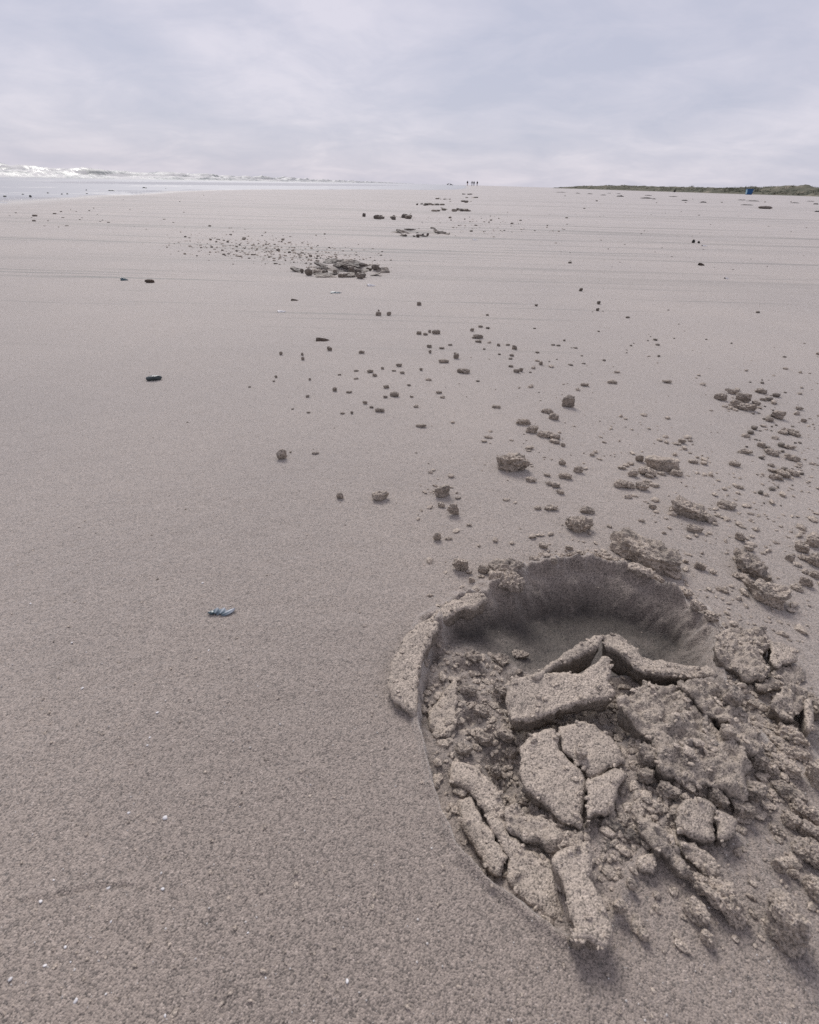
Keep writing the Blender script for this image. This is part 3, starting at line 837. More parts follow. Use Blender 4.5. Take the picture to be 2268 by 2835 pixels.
lumps(C1, S1, [(650,84,50,30),(690,76,60,34),(745,78,50,24),(800,72,70,30),(860,72,60,34),(905,80,60,44),(960,100,60,40),(1040,138,90,40),(1100,160,60,30),(1150,178,70,40),(1205,205,60,44),(1260,240,60,50),(1310,285,50,46)],
      'crumbly lump of the pale lip around the smooth dark hollow', 'lumps of the far lip', damp=0.05, rough=1.3, blocky=0.5)
lumps(C1, S1, [(400,560,60,50),(450,640,60,50),(520,560,60,60),(420,430,70,50),(520,440,70,50),(600,420,60,40),(460,740,70,60),(380,780,60,50),(540,720,60,60),(560,800,50,60),(500,870,50,60)],
      'loose crumb on the granular floor of the deep hoofprint', 'crumbs on the floor of the print', damp=0.3, rough=1.4)

# --- single clods beyond the print
lump_at(C6(345, 360), 142/S6, 100/S6, 'angular clod of coarse crumbs, alone on bare sand with a flat sloping top', damp=0.18, rough=1.3)
lump_at(C6(600, 95), 56/S6, 62/S6, 'small dark cube-like clod standing upright', damp=0.38, box=0.45, rough=0.7)
lump_at(C6(1012, 366), 148/S6, 84/S6, 'squarish drum-shaped block of layered sand', damp=0.18, blocky=0.85, rough=0.5, dr=0.6, box=0.55, rot=0.1)
lump_at(C6(918, 350), 34/S6, 36/S6, 'dark chip of sand leaning on the drum-shaped block', damp=0.38)
lump_at(C6(1156, 577), 192/S6, 98/S6, 'large coarse pointed clod lying alone between the drum-shaped block and the triangular slab', damp=0.25, rough=1.4)
lump_at(C6(1305, 556), 76/S6, 46/S6, 'flat-topped dark chip beside the large coarse pointed clod', damp=0.4, box=0.5, rough=0.6)
lump_at(C6(648, 640), 122/S6, 88/S6, 'egg-shaped coarse clod with a smaller chip behind it', damp=0.18, rough=1.3)
lump_at(C6(685, 580), 64/S6, 40/S6, 'small chip just behind the egg-shaped coarse clod', damp=0.45)
lump_at(C6(920, 772), 325/S6, 135/S6, 'long triangular slab of coarse sand lying behind the rim of the deep hoofprint', damp=0.3, rough=1.5, dr=0.55, rot=-0.35)
lump_at(C6(1385, 808), 165/S6, 120/S6, 'dark tapering clod at the head of the row of three', damp=0.4, rot=-0.5)
lump_at(C6(1455, 868), 100/S6, 60/S6, 'dark low chip between the clods of the row of three', damp=0.38)
lump_at(C6(1375, 880), 80/S6, 36/S6, 'thin pale flake between the clods of the row of three', damp=0.1)
lump_at(C6(1460, 935), 185/S6, 130/S6, 'rounded dark-fronted clod at the end of the row of three', damp=0.18, rough=1.2)
lump_at(C7(345, 872), 52/S7, 66/S7, 'knobbly upright clod standing by itself on open sand far from the others', damp=0.18, rough=1.4)
lump_at(C7(866, 1092), 92/S7, 66/S7, 'low rounded pale clod alone on open sand', damp=0.15, rough=1.1)
lump_at(C7(1196, 1062), 90/S7, 86/S7, 'cube-like brown clod with small crumbs at its foot', damp=0.38, box=0.45, rough=0.7, rot=0.5)
lump_at(C7(1252, 1166), 66/S7, 74/S7, 'crumbly small clod near the cube-like brown clod', damp=0.2, rough=1.4)

CL = 'clod of kicked-up sand scattered between the deep hoofprint and the second print'
CG = 'clods scattered beyond the hoofprint'
lumps(C6, S6, [(400,190,66,30),(440,220,50,42),(500,248,70,30),(535,255,60,30),(510,142,56,24),(535,165,44,34),(540,276,40,24),(580,292,20,20),
    (950,408,70,46),(965,430,40,24),(1080,415,50,36),(890,418,40,36),(850,470,86,36),(932,474,56,44),(955,455,40,24),(988,470,44,24),(840,392,36,22),(880,376,30,20),(1015,420,36,16),
    (525,575,60,26),(465,573,30,24),(565,500,40,28),(545,470,40,30),(590,430,58,30),(645,400,40,38),(575,370,30,28),(435,448,50,24),(508,428,36,14),(520,468,44,14),
    (35,560,30,26),(15,700,34,42),(68,710,30,18),(490,740,38,32),(605,750,36,30),(540,800,30,34),(1165,666,66,44),(1365,700,44,44),(1410,752,44,32),(1190,830,50,44),
    (160,860,28,24),(170,895,28,36),(213,880,28,20),(1000,862,42,32),(1250,862,24,20),(1590,795,36,36),(1640,748,56,50),(1690,720,60,60),(1700,800,70,70),(1650,795,50,30),(1705,870,50,40),(1620,930,60,36),(1660,900,50,50),
    (1380,80,60,48),(1280,75,50,36),(1330,52,60,28),(1350,108,60,36),(1395,122,70,40),(1440,104,40,24),(1465,52,50,24),(1475,88,30,16),(1535,155,56,44),(1500,178,32,24),(1590,232,70,28),(1615,243,44,24),(1635,128,34,20),(1655,183,24,18),
    (1465,292,36,28),(1395,322,56,24),(1510,325,60,30),(1600,352,64,24),(1590,300,50,24),(1560,420,60,40),(1600,415,60,30),(1530,436,60,26),(1345,375,48,30),(1110,272,36,28),(1160,365,38,22),(1560,235,40,20),(1545,410,40,30),
    (980,565,34,30),(930,630,26,18),(785,655,26,18),(160,650,24,18),(1030,685,20,18),(1130,812,20,18),(1290,940,50,24),(1365,480,40,16),(660,812,60,20),(763,280,20,12),(350,272,20,10),(280,124,40,12),(1043,10,44,16),(798,14,40,12),(676,22,34,20)],
    None, None, damp=0.2, rough=1.25)
lumps(C7, S7, [(655,1095,38,40),(525,868,40,24),(392,864,14,10),(1190,1140,36,32),(1280,1106,34,20),(600,316,26,24),(770,334,30,20),(342,340,16,20),(458,368,18,18),(455,345,14,16),
    (1075,78,26,20),(915,131,26,20),(858,131,30,22),(860,114,10,10),(1165,227,44,24),(1075,232,30,20),(1108,239,24,14),(1130,224,16,16),(1128,302,30,20),(1132,332,16,18),(1271,355,28,30),(1385,258,60,12),(1388,276,34,18),(1580,310,28,24),(1355,216,22,18),
    (815,435,34,20),(840,456,24,18),(900,516,30,22),(945,556,48,32),(895,570,22,16),(787,601,24,20),(822,625,22,14),(866,640,44,28),(668,658,24,14),(718,654,14,18),(1310,440,66,16),(1180,546,32,18),(1198,573,26,14),(1590,432,36,24),(1615,428,22,20),(1205,384,50,16),
    (627,532,22,24),(703,545,30,16),(1085,728,56,14),(1480,628,40,10),(483,567,22,16),(404,635,16,10),(488,653,20,12),(315,464,14,14),(304,488,14,10),(175,518,16,10),(967,402,34,20),(985,442,26,18),(1085,426,18,16),(1400,198,24,12),(1437,137,16,10),
    (652,453,18,10),(495,478,14,14),(740,432,24,12),(740,474,24,12),(880,420,16,14),(940,432,24,12),(1020,508,20,14),(1495,296,18,14),(1565,350,24,14),(1545,295,24,12),(1500,345,16,10),(1240,295,22,12),(1195,312,30,12),(1035,570,20,14),(1560,408,26,14),(1720,392,20,26)],
    None, None, damp=0.42, rough=1.1)

# ------------------------------------------------------------------ the line of further prints: upturned plates and thrown clods
def far_print(px, py, w, h, n, label, group, seed, damp=0.78):
    rnd = random.Random(seed)
    for k in range(n):
        plate = rnd.random() < (0.6 if w > 130 else 0.2)
        a = rnd.uniform(0, 6.283); rr = math.sqrt(rnd.uniform(0.02, 1.0))
        u = px + 0.5 * w * rr * math.cos(a); v = py + 0.40 * h * rr * math.sin(a)
        if plate:
            ww = w * rnd.uniform(0.10, 0.26); hh = h * rnd.uniform(0.12, 0.24)
            o = lump_at((u, v), ww, hh, label, group, name='crust_lump', sub=4 if w > 120 else 3, rough=0.7, box=0.35, damp=damp + rnd.uniform(-.35, .1), rot=rnd.uniform(-.5, .5), zmin=0.09, dr=0.8)
            o.rotation_euler.x = rnd.uniform(-.15, .55); o.rotation_euler.y = rnd.uniform(-.3, .3)
        else:
            ww = w * rnd.uniform(0.04, 0.11); hh = min(h * rnd.uniform(0.18, 0.40), ww * 0.9)
            if w < 130: ww *= 1.9; hh = h * rnd.uniform(0.45, 0.8)
            lump_at((u, v), ww, hh, label, group, name='crust_lump', sub=3, rough=1.0, damp=damp + rnd.uniform(-.3, .2), rot=rnd.uniform(-.8, .8), zmin=0.3)
far_print(948, 750, 240, 44, 56, 'upturned plate or lump of the second hoofprint, ringed by scattered clods', 'broken sand of the second hoofprint', 1)
far_print(1165, 646, 150, 20, 26, 'upturned lump of the third hoofprint, on the side nearer the dunes', 'broken sand of the third hoofprint', 2)
far_print(1085, 600, 106, 12, 20, 'upturned lump of the fourth hoofprint, nearer the sea than the third', 'broken sand of the fourth hoofprint', 3)
far_print(1250, 582, 114, 7, 16, 'dark upturned lump of the fifth hoofprint in the far line of prints', 'broken sand of the fifth hoofprint', 4)
far_print(1190, 566, 80, 5, 12, 'dark upturned lump of the sixth hoofprint in the far line of prints', 'broken sand of the sixth hoofprint', 5)
far_print(1280, 558.5, 84, 4, 7, 'dark upturned lump of the seventh hoofprint in the far line of prints', 'broken sand of the seventh hoofprint', 6)
far_print(1230, 550.5, 66, 3, 6, 'dark upturned lump of the eighth hoofprint in the far line of prints', 'broken sand of the eighth hoofprint', 7)
far_print(1310, 547, 54, 2.4, 5, 'dark upturned lump of the ninth hoofprint in the far line of prints', 'broken sand of the ninth hoofprint', 8)
far_print(1290, 537.5, 50, 2, 5, 'dark upturned lump of the tenth hoofprint in the far line of prints', 'broken sand of the tenth hoofprint', 9)

# shared small lumps
PROTO = [lump_mesh('clod', 1.0, 0.8, 0.55, 900 + 11 * k, 2, 0.55, 1.2, 0.6) for k in range(14)]
for p_ in PROTO: p_.materials.append(M_CLOD)
def small(px, py, w, label, group, rnd, sq=1.0):
    x, y = gp(px, py)
    W = w * rng(px, py) / F_PX
    zz = float(sand_z(np.array([x]), np.array([y]), False)[0][0])
    o = bpy.data.objects.new('sand_crumb', rnd.choice(PROTO)); col.objects.link(o)
    o.location = (x, y, zz - 0.04 * W); o.rotation_euler = (0, 0, rnd.uniform(0, 6.28)); o.scale = (W, W, W * rnd.uniform(.7, 1.25) * sq)
    tag(o, label, 'sand crumb', group)
    return o
def scatter(n, cx, cy, sx, sy, wmin, wmax, label, group, seed, tilt=0.0):
    rnd = random.Random(seed)
    for _ in range(n):
        a = rnd.gauss(0, 1); b = rnd.gauss(0, 1)
        px = cx + sx * a; py = cy + sy * b + tilt * sx * a
        if not (20 < px < 2250) or py < 560: continue
        w = wmin + (wmax - wmin) * rnd.random() ** 2.5
        small(px, py, w, label, group, rnd)
scatter(130, 720, 690, 120, 22, 2.5, 12, 'dark crumb in the wide fan of sand thrown from the second hoofprint', 'crumbs thrown from the second hoofprint', 21, 0.09)
scatter(30, 880, 712, 80, 14, 4, 13, 'dark crumb just behind the second hoofprint', 'crumbs behind the second hoofprint', 22)
scatter(35, 1330, 622, 110, 16, 3, 9, 'dark crumb in the small fan of sand thrown from the third hoofprint', 'crumbs thrown from the third hoofprint', 23)
scatter(55, 2130, 1230, 45, 90, 6, 22, 'pale crumb in the trail of crumbs running from the row of three clods', 'crumbs in the trail', 24, 0.5)
scatter(45, 1650, 960, 200, 60, 5, 14, 'small crumb among the sparse clods halfway to the second hoofprint', 'crumbs halfway to the second print', 25)

# ------------------------------------------------------------------ crumbs too many to count
def crumb_stuff():
    rs = np.random.RandomState(77)
    P = []; Sz = []
    # thrown over the near sand to the right, thinning out
    n = 2000
    px = rs.uniform(1150, 2400, n); py = 900 + 900 * rs.beta(2.0, 1.3, n)
    g = np.array([gp(a, b) for a, b in zip(px, py)])
    dens = np.clip(0.35 + 0.9 * fbm2(g[:, 0] * 14, g[:, 1] * 9, 2, 401) + 0.35 * sstep(1500, 2200, px), 0.05, 1)
    d0, _, _ = poly_dist(g[:, 0], g[:, 1], RIM_W)
    k = (rs.uniform(size=n) < dens) & (d0 < -0.004)
    g = g[k]
    P.append(np.column_stack([g, sand_z(g[:, 0], g[:, 1])[0]])); Sz.append(0.0010 + 0.0030 * rs.uniform(size=len(g)) ** 3 * (0.5 + np.hypot(g[:, 0], g[:, 1])))
    # inside and round the print
    n = 7000
    px = rs.uniform(1080, 2330, n); py = rs.uniform(1560, 2640, n)
    g = np.array([gp(a, b) for a, b in zip(px, py)])
    d, _, _ = poly_dist(g[:, 0], g[:, 1], RIM_W); dh, _, _ = poly_dist(g[:, 0], g[:, 1], HEAP)
    smooth = sstep(0.228, 0.25, g[:, 1] + 0.32 * (g[:, 0] - 0.09)) * (d > -0.002)
    dens = np.where((d > 0.001) | (dh > -0.012), 1.0, np.where((dh > -0.05) & (d < 0), 0.08, 0.0)) * (1 - smooth) * np.where((g[:, 1] < 0.2) & (d < 0.03) & (g[:, 0] < 0.09), 0.35, 1.0)
    k = rs.uniform(size=n) < dens
    g = g[k]
    P.append(np.column_stack([g, sand_z(g[:, 0], g[:, 1])[0]])); Sz.append(0.0007 + 0.0024 * rs.uniform(size=len(g)) ** 2.2)
    # on the broken plates
    e_ = np.concatenate(EDGE_PTS); e_ = e_[rs.permutation(len(e_))[:7000]]
    P.append(e_); Sz.append(0.0005 + 0.0013 * rs.uniform(size=len(e_)) ** 2)
    # single coarse grains over the open foreground
    n = 900
    px = rs.uniform(-300, 2600, n); py = 1000 + 1900 * rs.uniform(size=n) ** 0.8
    g = np.array([gp(a, b) for a, b in zip(px, py)])
    P.append(np.column_stack([g, sand_z(g[:, 0], g[:, 1])[0]])); Sz.append(0.0004 + 0.0007 * rs.uniform(size=len(g)) ** 3)
    # the finest of the fans thrown from the second and third prints
    for (n, cx, cy, sx, sy, lo, hi) in ((520, 720, 688, 125, 20, 0.0015, 0.006), (160, 900, 712, 90, 16, 0.0015, 0.006), (160, 1330, 622, 120, 16, 0.002, 0.008)):
        g = np.array([gp(cx + sx * a_, cy + sy * b_ + 0.07 * sx * a_) for a_, b_ in rs.normal(size=(n, 2)).clip(-2.6, 2.6)])
        P.append(np.column_stack([g, sand_z(g[:, 0], g[:, 1], False)[0]])); Sz.append(lo + (hi - lo) * rs.uniform(size=n) ** 3)
    P = np.concatenate(P); Sz = np.concatenate(Sz)
    v, f = ico(1)
    nv = len(v); n = len(P)
    ang = rs.uniform(0, 6.28, n); ca, sa = np.cos(ang), np.sin(ang)
    V = v[None] * (1 + 0.28 * rs.uniform(-1, 1, (n, nv)))[:, :, None]
    V = V * (Sz[:, None] * np.stack([rs.uniform(.8, 1.5, n), rs.uniform(.6, 1.0, n), rs.uniform(.35, .75, n)], -1))[:, None, :]
    X = V[:, :, 0] * ca[:, None] - V[:, :, 1] * sa[:, None]; Y = V[:, :, 0] * sa[:, None] + V[:, :, 1] * ca[:, None]
    V = np.stack([X, Y, V[:, :, 2]], -1) + (P + np.column_stack([np.zeros((n, 2)), Sz * 0.3]))[:, None, :]
    F = (f[None] + (np.arange(n) * nv)[:, None, None]).reshape(-1, 3)
    me = mesh_np('sand_crumbs', V.reshape(-1, 3), tris=F, smooth=False)
    attr(me, 'damp', np.repeat(np.clip(rs.uniform(-.4, .25, n), 0, 1), nv))
    o = obj('loose_crumbs', me, M_CLOD)
    tag(o, 'fine loose sand crumbs strewn in and around the deep hoofprint', 'sand crumbs', None, 'stuff')
crumb_stuff()
def shell_grit():
    rs = np.random.RandomState(78)
    n = 1500
    g = np.array([gp(a, b) for a, b in zip(rs.uniform(-400, 2700, n), 1250 + 1640 * rs.uniform(size=n))])
    d, _, _ = poly_dist(g[:, 0], g[:, 1], RIM_W)
    g = g[d < 0.0]; n = len(g)
    sz = 0.00016 + 0.00032 * rs.uniform(size=n) ** 3
    v, f = ico(1); nv = len(v)
    V = v[None] * (sz[:, None] * rs.uniform(.6, 1.4, (n, 3)))[:, None, :] + np.column_stack([g, sand_z(g[:, 0], g[:, 1])[0] + sz * .5])[:, None, :]
    F = (f[None] + (np.arange(n) * nv)[:, None, None]).reshape(-1, 3)
    o = obj('shell_grit', mesh_np('shell_grit', V.reshape(-1, 3), tris=F, smooth=False), plain('pale_grit', (0.50, 0.47, 0.44), 0.5, 0.4, 900, 0.3))
    tag(o, 'pale specks of crushed shell sprinkled through the foreground sand', 'shell grit', None, 'stuff')
shell_grit()

# ------------------------------------------------------------------ shells, pebbles, driftwood
M_DARKSTONE = plain('wet_dark_stone', (0.028, 0.040, 0.042), 0.35, 0.5, 300)
M_MUSSEL = plain('mussel_shell', (0.05, 0.085, 0.10), 0.3, 0.6, 400, 0.5)
M_WHITE = plain('white_shell', (0.62, 0.60, 0.59), 0.5, 0.4, 300, 0.2)
M_WOOD = plain('dark_driftwood', (0.075, 0.055, 0.043), 0.8, 0.2, 120, 0.4)
M_WEED = plain('dried_weed', (0.035, 0.033, 0.030), 0.85, 0.2, 20, 0.4)

def shell_mesh(name, W, D, H, flutes=0, seed=0, open_=0.0):
    """a curved shell valve with thickness; hinge at -x"""
    nu, nv = 26, 14
    U, Vv = np.meshgrid(np.linspace(0, math.pi, nu), np.linspace(0.02, 1, nv), indexing='ij')
    fl = 1 + (0.10 * np.cos(U * flutes) if flutes else 0) * Vv
    x = W * (Vv * fl * np.sin(U) ** 0.9) - W * 0.5
    y = D * 0.5 * Vv * fl * -np.cos(U)
    z = H * (1 - Vv ** 2.2) + (0.16 * H * np.cos(U * flutes) * Vv if flutes else 0) + 0.05 * H * fbm2(U * 3, Vv * 5, 2, seed)
    top = np.stack([x, y, z], -1).reshape(-1, 3)
    bot = top - np.array([0, 0, max(0.0004, 0.12 * H)])
    q = grid_quads(nu, nv)
    q2 = q[:, ::-1] + len(top)
    bd = [(i * nv + nv - 1) for i in range(nu)]
    side = [(bd[i], bd[i] + len(top), bd[i + 1] + len(top), bd[i + 1]) for i in range(nu - 1)]
    return mesh_np(name, np.concatenate([top, bot]), quads=np.concatenate([q, q2, np.array(side)]))
def put(o, px, py, rz=0.0, rx=0.0, ry=0.0, dz=0.0):
    x, y = gp(px, py)
    zz = float(sand_z(np.array([x]), np.array([y]), False)[0][0])
    o.location = (x, y, zz + dz); o.rotation_euler = (rx, ry, rz)
    return o
# the small fluted blue-white shell in the foreground: valve with three folds, dark hinge
def fluted_shell():
    px, py = 615, 1700
    sc = rng(px, py) / F_PX
    root = bpy.data.objects.new('broken_shell', None); col.objects.link(root)
    put(root, px, py, 0.12, dz=0.0006)
    tag(root, 'small fluted blue and white broken shell lying alone on smooth sand', 'shell')
    m, t, b = new_mat('blue_white_shell')
    tcx = t.nodes.new('ShaderNodeTexCoord')
    at = t.nodes.new('ShaderNodeAttribute'); at.attribute_name = 'tone'
    c = tramp(t, at.outputs['Fac'], [(0.0, (0.03, 0.045, 0.055)), (0.35, (0.12, 0.16, 0.19)), (0.7, (0.30, 0.32, 0.345)), (1.0, (0.44, 0.445, 0.465))])
    t.links.new(c, b.inputs['Base Color']); b.inputs['Roughness'].default_value = 0.4
    for k, (ox, oy, w, d, h, rz) in enumerate([(-14, 2, 19, 26, 12, 1.25), (2, 1, 22, 26, 11, 1.05), (19, 0, 36, 17, 8, 0.55)]):
        W, D, H = w * sc, d * sc, h * sc
        nu, nv = 14, 12
        U, Vv = np.meshgrid(np.linspace(-1, 1, nu), np.linspace(0, 1, nv), indexing='ij')
        x = W * (Vv - 0.5); y = D * 0.5 * U * np.sin(math.pi * np.clip(Vv * 0.9 + 0.1, 0, 1)) ** 0.6
        z = H * 0.45 * (1 - U ** 2) + H * 0.5 * Vv
        top = np.stack([x, y, z], -1).reshape(-1, 3); bot = top - np.array([0, 0, 0.0005])
        q = grid_quads(nu, nv); qs = [q, q[:, ::-1] + len(top)]
        me = mesh_np('shell_fold', np.concatenate([top, bot]), quads=np.concatenate(qs))
        tone = np.clip(0.15 + 0.85 * Vv.ravel() * (0.6 + 0.2 * k) + 0.22 * np.cos(U.ravel() * 7), 0, 1)
        attr(me, 'tone', np.concatenate([tone, tone * .5]))
        f = obj('shell_fold', me, m, root, (ox * sc, oy * sc, 0)); f.rotation_euler.z = rz
    me = lump_mesh('hinge', 20 * sc, 12 * sc, 9 * sc, 5, 3, 0.3, 0.8, 0.5)
    obj('hinge', me, M_MUSSEL, root, (-27 * sc, -1 * sc, 0))
fluted_shell()
lump_at((428, 1046), 42, 16, 'smooth dark wet pebble half sunk in open sand', name='pebble', blocky=0.12, rough=0.25, mat=M_DARKSTONE, cat='pebble', rot=0.0, sub=4, dr=0.5)
lump_at((415, 779), 25, 8, 'brown flat scrap of wood or shell lying near a small dark pebble', name='driftwood_scrap', blocky=0.9, rough=0.5, mat=M_WOOD, cat='driftwood', rot=0.0, sub=4, dr=0.4)
def shell(px, py, w, label, mat, rz=0.0, hgt=0.3):
    W = w * rng(px, py) / F_PX
    me = shell_mesh('shell', W, W * 0.7, W * hgt, 7, int(px))
    o = obj('shell', me, mat); put(o, px, py, rz)
    return tag(o, label, 'shell')
shell(345, 777, 17, 'small dark blue-green shell beside the brown scrap', M_MUSSEL, 0.2, 0.4)
shell(893, 943, 34, 'dark-edged flat shell with a thin drag line, on open sand before the second hoofprint', M_WOOD, 0.1, 0.22)
shell(780, 863, 22, 'bright white flat shell on open sand', M_WHITE, 0.3, 0.2)
shell(816, 832, 18, 'small brownish shell just beyond the bright white flat shell', M_WOOD, 0.0, 0.22)
shell(930, 811, 28, 'slim blue-grey shell between the second hoofprint and the bright white shell', M_MUSSEL, 0.1, 0.14)
shell(1028, 791, 22, 'white shell just in front of the second hoofprint', M_WHITE, 0.2, 0.25)
shell(2012, 772, 13, 'white shell at the end of a dark silt line towards the dunes', M_WHITE, 0.2, 0.3)
shell(1951, 682, 15, 'white flat shell just beside the two upright dark scraps', M_WHITE, 0.0, 0.2)
shell(1942, 735, 16, 'cupped shell, white inside with a dark rim', M_WOOD, 0.0, 0.4)
shell(1316, 665, 14, 'white shell beyond the third hoofprint on the dune side', M_WHITE, 0.0, 0.2)
lump_at((1919, 668), 8, 9, 'small upright dark scrap, taller of the two side by side', name='beach_scrap', mat=M_WEED, cat='scrap', zmin=0.9, sub=3)
lump_at((1934, 671), 7, 5, 'small round dark scrap, lower of the two side by side', name='beach_scrap', mat=M_WEED, cat='scrap', sub=3)
lump_at((1608, 802), 10, 8, 'single dark clod on the silt-lined sand, well apart from the trail of crumbs', damp=0.8, sub=3)
lump_at((1657, 838), 10, 8, 'upper of a close pair of dark clods on the silt-lined sand', damp=0.8, sub=3)
lump_at((1654, 857), 9, 8, 'lower of a close pair of dark clods on the silt-lined sand', damp=0.8, sub=3)
lump_at((1578, 727), 9, 4, 'small dark chip alone between the second hoofprint and the dunes', damp=0.8, sub=3)
lump_at((1008, 596), 9, 8, 'dark round clod just beside the fourth hoofprint', damp=0.8, sub=3)

# wrack and driftwood lines: long low dark bits lying on the far sand
def wrack(px, py, w, h, label, group, name='driftwood', mat=M_WEED, cat='driftwood'):
    dep = rng(px, py)
    W = w * dep / F_PX; H = max(0.02, h * dep / F_PX)
    _seed[0] += 3
    rs = np.random.RandomState(_seed[0])
    n, k = 22, 8
    t = np.linspace(-1, 1, n)
    rad = H * 0.5 * (1 - np.abs(t) ** 3) * (0.55 + 0.45 * rs.uniform(size=n)) + 0.004
    offy = 0.05 * W * fbm2(t * 2 + px, t * 0, 2, 3)
    a = np.linspace(0, 2 * math.pi, k, endpoint=False)
    V = np.stack([np.repeat(t * W / 2, k), (rad[:, None] * 1.6 * np.cos(a)).ravel() + np.repeat(offy, k), (rad[:, None] * (1 + np.sin(a)) * 0.9).ravel() - 0.006], -1)
    V += rs.normal(0, 0.06 * H, V.shape)
    q = [(i * k + j, i * k + (j + 1) % k, (i + 1) * k + (j + 1) % k, (i + 1) * k + j) for i in range(n - 1) for j in range(k)]
    me = mesh_np(name, V, quads=np.array(q)[:, ::-1])
    o = obj(name, me, mat); put(o, px, py, rs.normal(0, 0.06))
    return tag(o, label, cat, group)
WL = 'low dark strip of driftwood or weed lying on the far sand before the dunes'
WG = 'dark strips before the dunes'
for (u, v, w, h) in [(200,240,70,3),(300,246,26,4),(370,250,34,4),(450,257,36,5),(550,265,46,8),(705,276,76,7),(750,281,26,5),(715,259,50,4),(865,266,60,4),(930,290,36,7),(1040,300,44,7),
                     (1270,286,50,4),(1335,292,80,5),(1300,316,84,5),(1580,303,60,4),(1705,311,36,7),(1715,354,36,8),(540,249,24,3),(485,246,30,2),(1675,293,50,3)]:
    wrack(1460 + u * 0.4684, 420 + v * 0.4684, w * 0.4684, h * 0.4684, WL, WG)
lump_at((1460 + 1405 * 0.4684, 420 + 331 * 0.4684), 36, 6, 'spread-out heap of grey weed before the blue tub', name='weed_heap', mat=M_WOOD, cat='weed', sub=4, zmin=0.08, blocky=0.2, rough=2.0)
bpy.context.scene.objects['weed_heap'].data.materials[0] = plain('grey_weed', (0.20, 0.175, 0.155), 0.9, 0.1, 30, 0.5)
wrack(1460 + 870 * .4684, 420 + 239 * .4684, 4, 6, 'dark post-like object at the foot of the dunes', None, 'post')
WL2 = 'dark stone or weed lying in the thin wash along the shore'
for (u, v, w, h) in [(30,276,16,5),(142,263,12,4),(700,241,46,7),(908,225,34,9),(1044,227,16,4),(1378,179,8,4),(542,238,6,4),(545,258,10,4),(422,261,8,4),(190,278,6,12),(300,255,6,3),(388,262,5,5)]:
    wrack(u / 2.27, 420 + v / 2.27, w / 2.27, h / 2.27, WL2, 'dark bits in the wash', 'stranded_stone', M_DARKSTONE, 'stone')
WL3 = 'small dark shell or stone scattered on the bare sand beside the wash'
rnd = random.Random(5)
for (u, v, w) in [(60,404,10),(100,383,14),(200,418,10),(220,408,30),(215,440,26),(303,438,12),(343,388,24),(384,376,16),(397,417,20),(420,467,22),(280,467,14),(368,473,10),(444,366,8),(480,375,10),(562,371,12),(588,356,10),(515,416,10),(503,429,14),
                  (612,393,10),(630,440,16),(645,432,12),(682,447,18),(775,302,8),(900,269,6),(817,364,8),(895,376,6),(1033,424,18),(1010,429,6),(1090,446,14),(1156,380,14),(1130,315,10),(846,472,8),(920,487,10),(1280,275,8),(1540,488,10),(1455,480,10)]:
    o = small(u / 2.27, 420 + v / 2.27, w / 2.27, WL3, 'shells and stones beside the wash', rnd, 0.7)
    o.name = 'shell_bit'; o['category'] = 'shell'
# same, over the far sand towards the dunes
for _ in range(48):
    px = rnd.uniform(1430, 2260); py = 525 + 0.0275 * (px - 1460) + 12 + 200 * rnd.random() ** 1.4
    o = small(px, py, rnd.uniform(2.5, 6.5), 'tiny dark shell or crumb on the silt-lined sand towards the dunes', 'specks towards the dunes', rnd, 0.7)
    o.name = 'shell_bit'; o['category'] = 'shell'

# white shell bits in the bare foreground
WB = [lump_mesh('shell_bit', 1.0, 0.7, 0.35, 1300 + 11 * k, 2, 0.9, 0.3, 0.0) for k in range(5)]
for p_ in WB: p_.materials.append(M_WHITE)
C8 = crop(0, 1600, 1.746)
for (u, v, w) in [(400,537,24),(762,657,26),(725,775,20),(715,815,20),(625,1140,26),(800,1165,46),(525,1500,34),(790,1510,34),(200,1570,40),(540,1668,20),(320,1790,30),(345,1862,16),(220,1880,34),(370,2050,40),
                  (55,1945,36),(515,2018,20),(150,130,20),(1010,355,18),(350,320,22),(980,30,20),(420,365,12),(90,1098,12),(1160,1110,12),(265,1470,16),(1285,1935,20),(1200,1720,20),(800,2120,26),(1680,1950,40)]:
    px, py = C8(u, v); x, y = gp(px, py); W = w * 0.62 / 1.746 * rng(px, py) / F_PX
    o = bpy.data.objects.new('shell_bit', rnd.choice(WB)); col.objects.link(o)
    o.location = (x, y, float(sand_z(np.array([x]), np.array([y]), True)[0][0])); o.rotation_euler = (rnd.uniform(-.3, .3), rnd.uniform(-.3, .3), rnd.uniform(0, 6.28)); o.scale = (W, W, W)
    tag(o, 'tiny white shell bit in the smooth sand on the sea side of the deep hoofprint', 'shell', 'white shell bits in the bare sand')

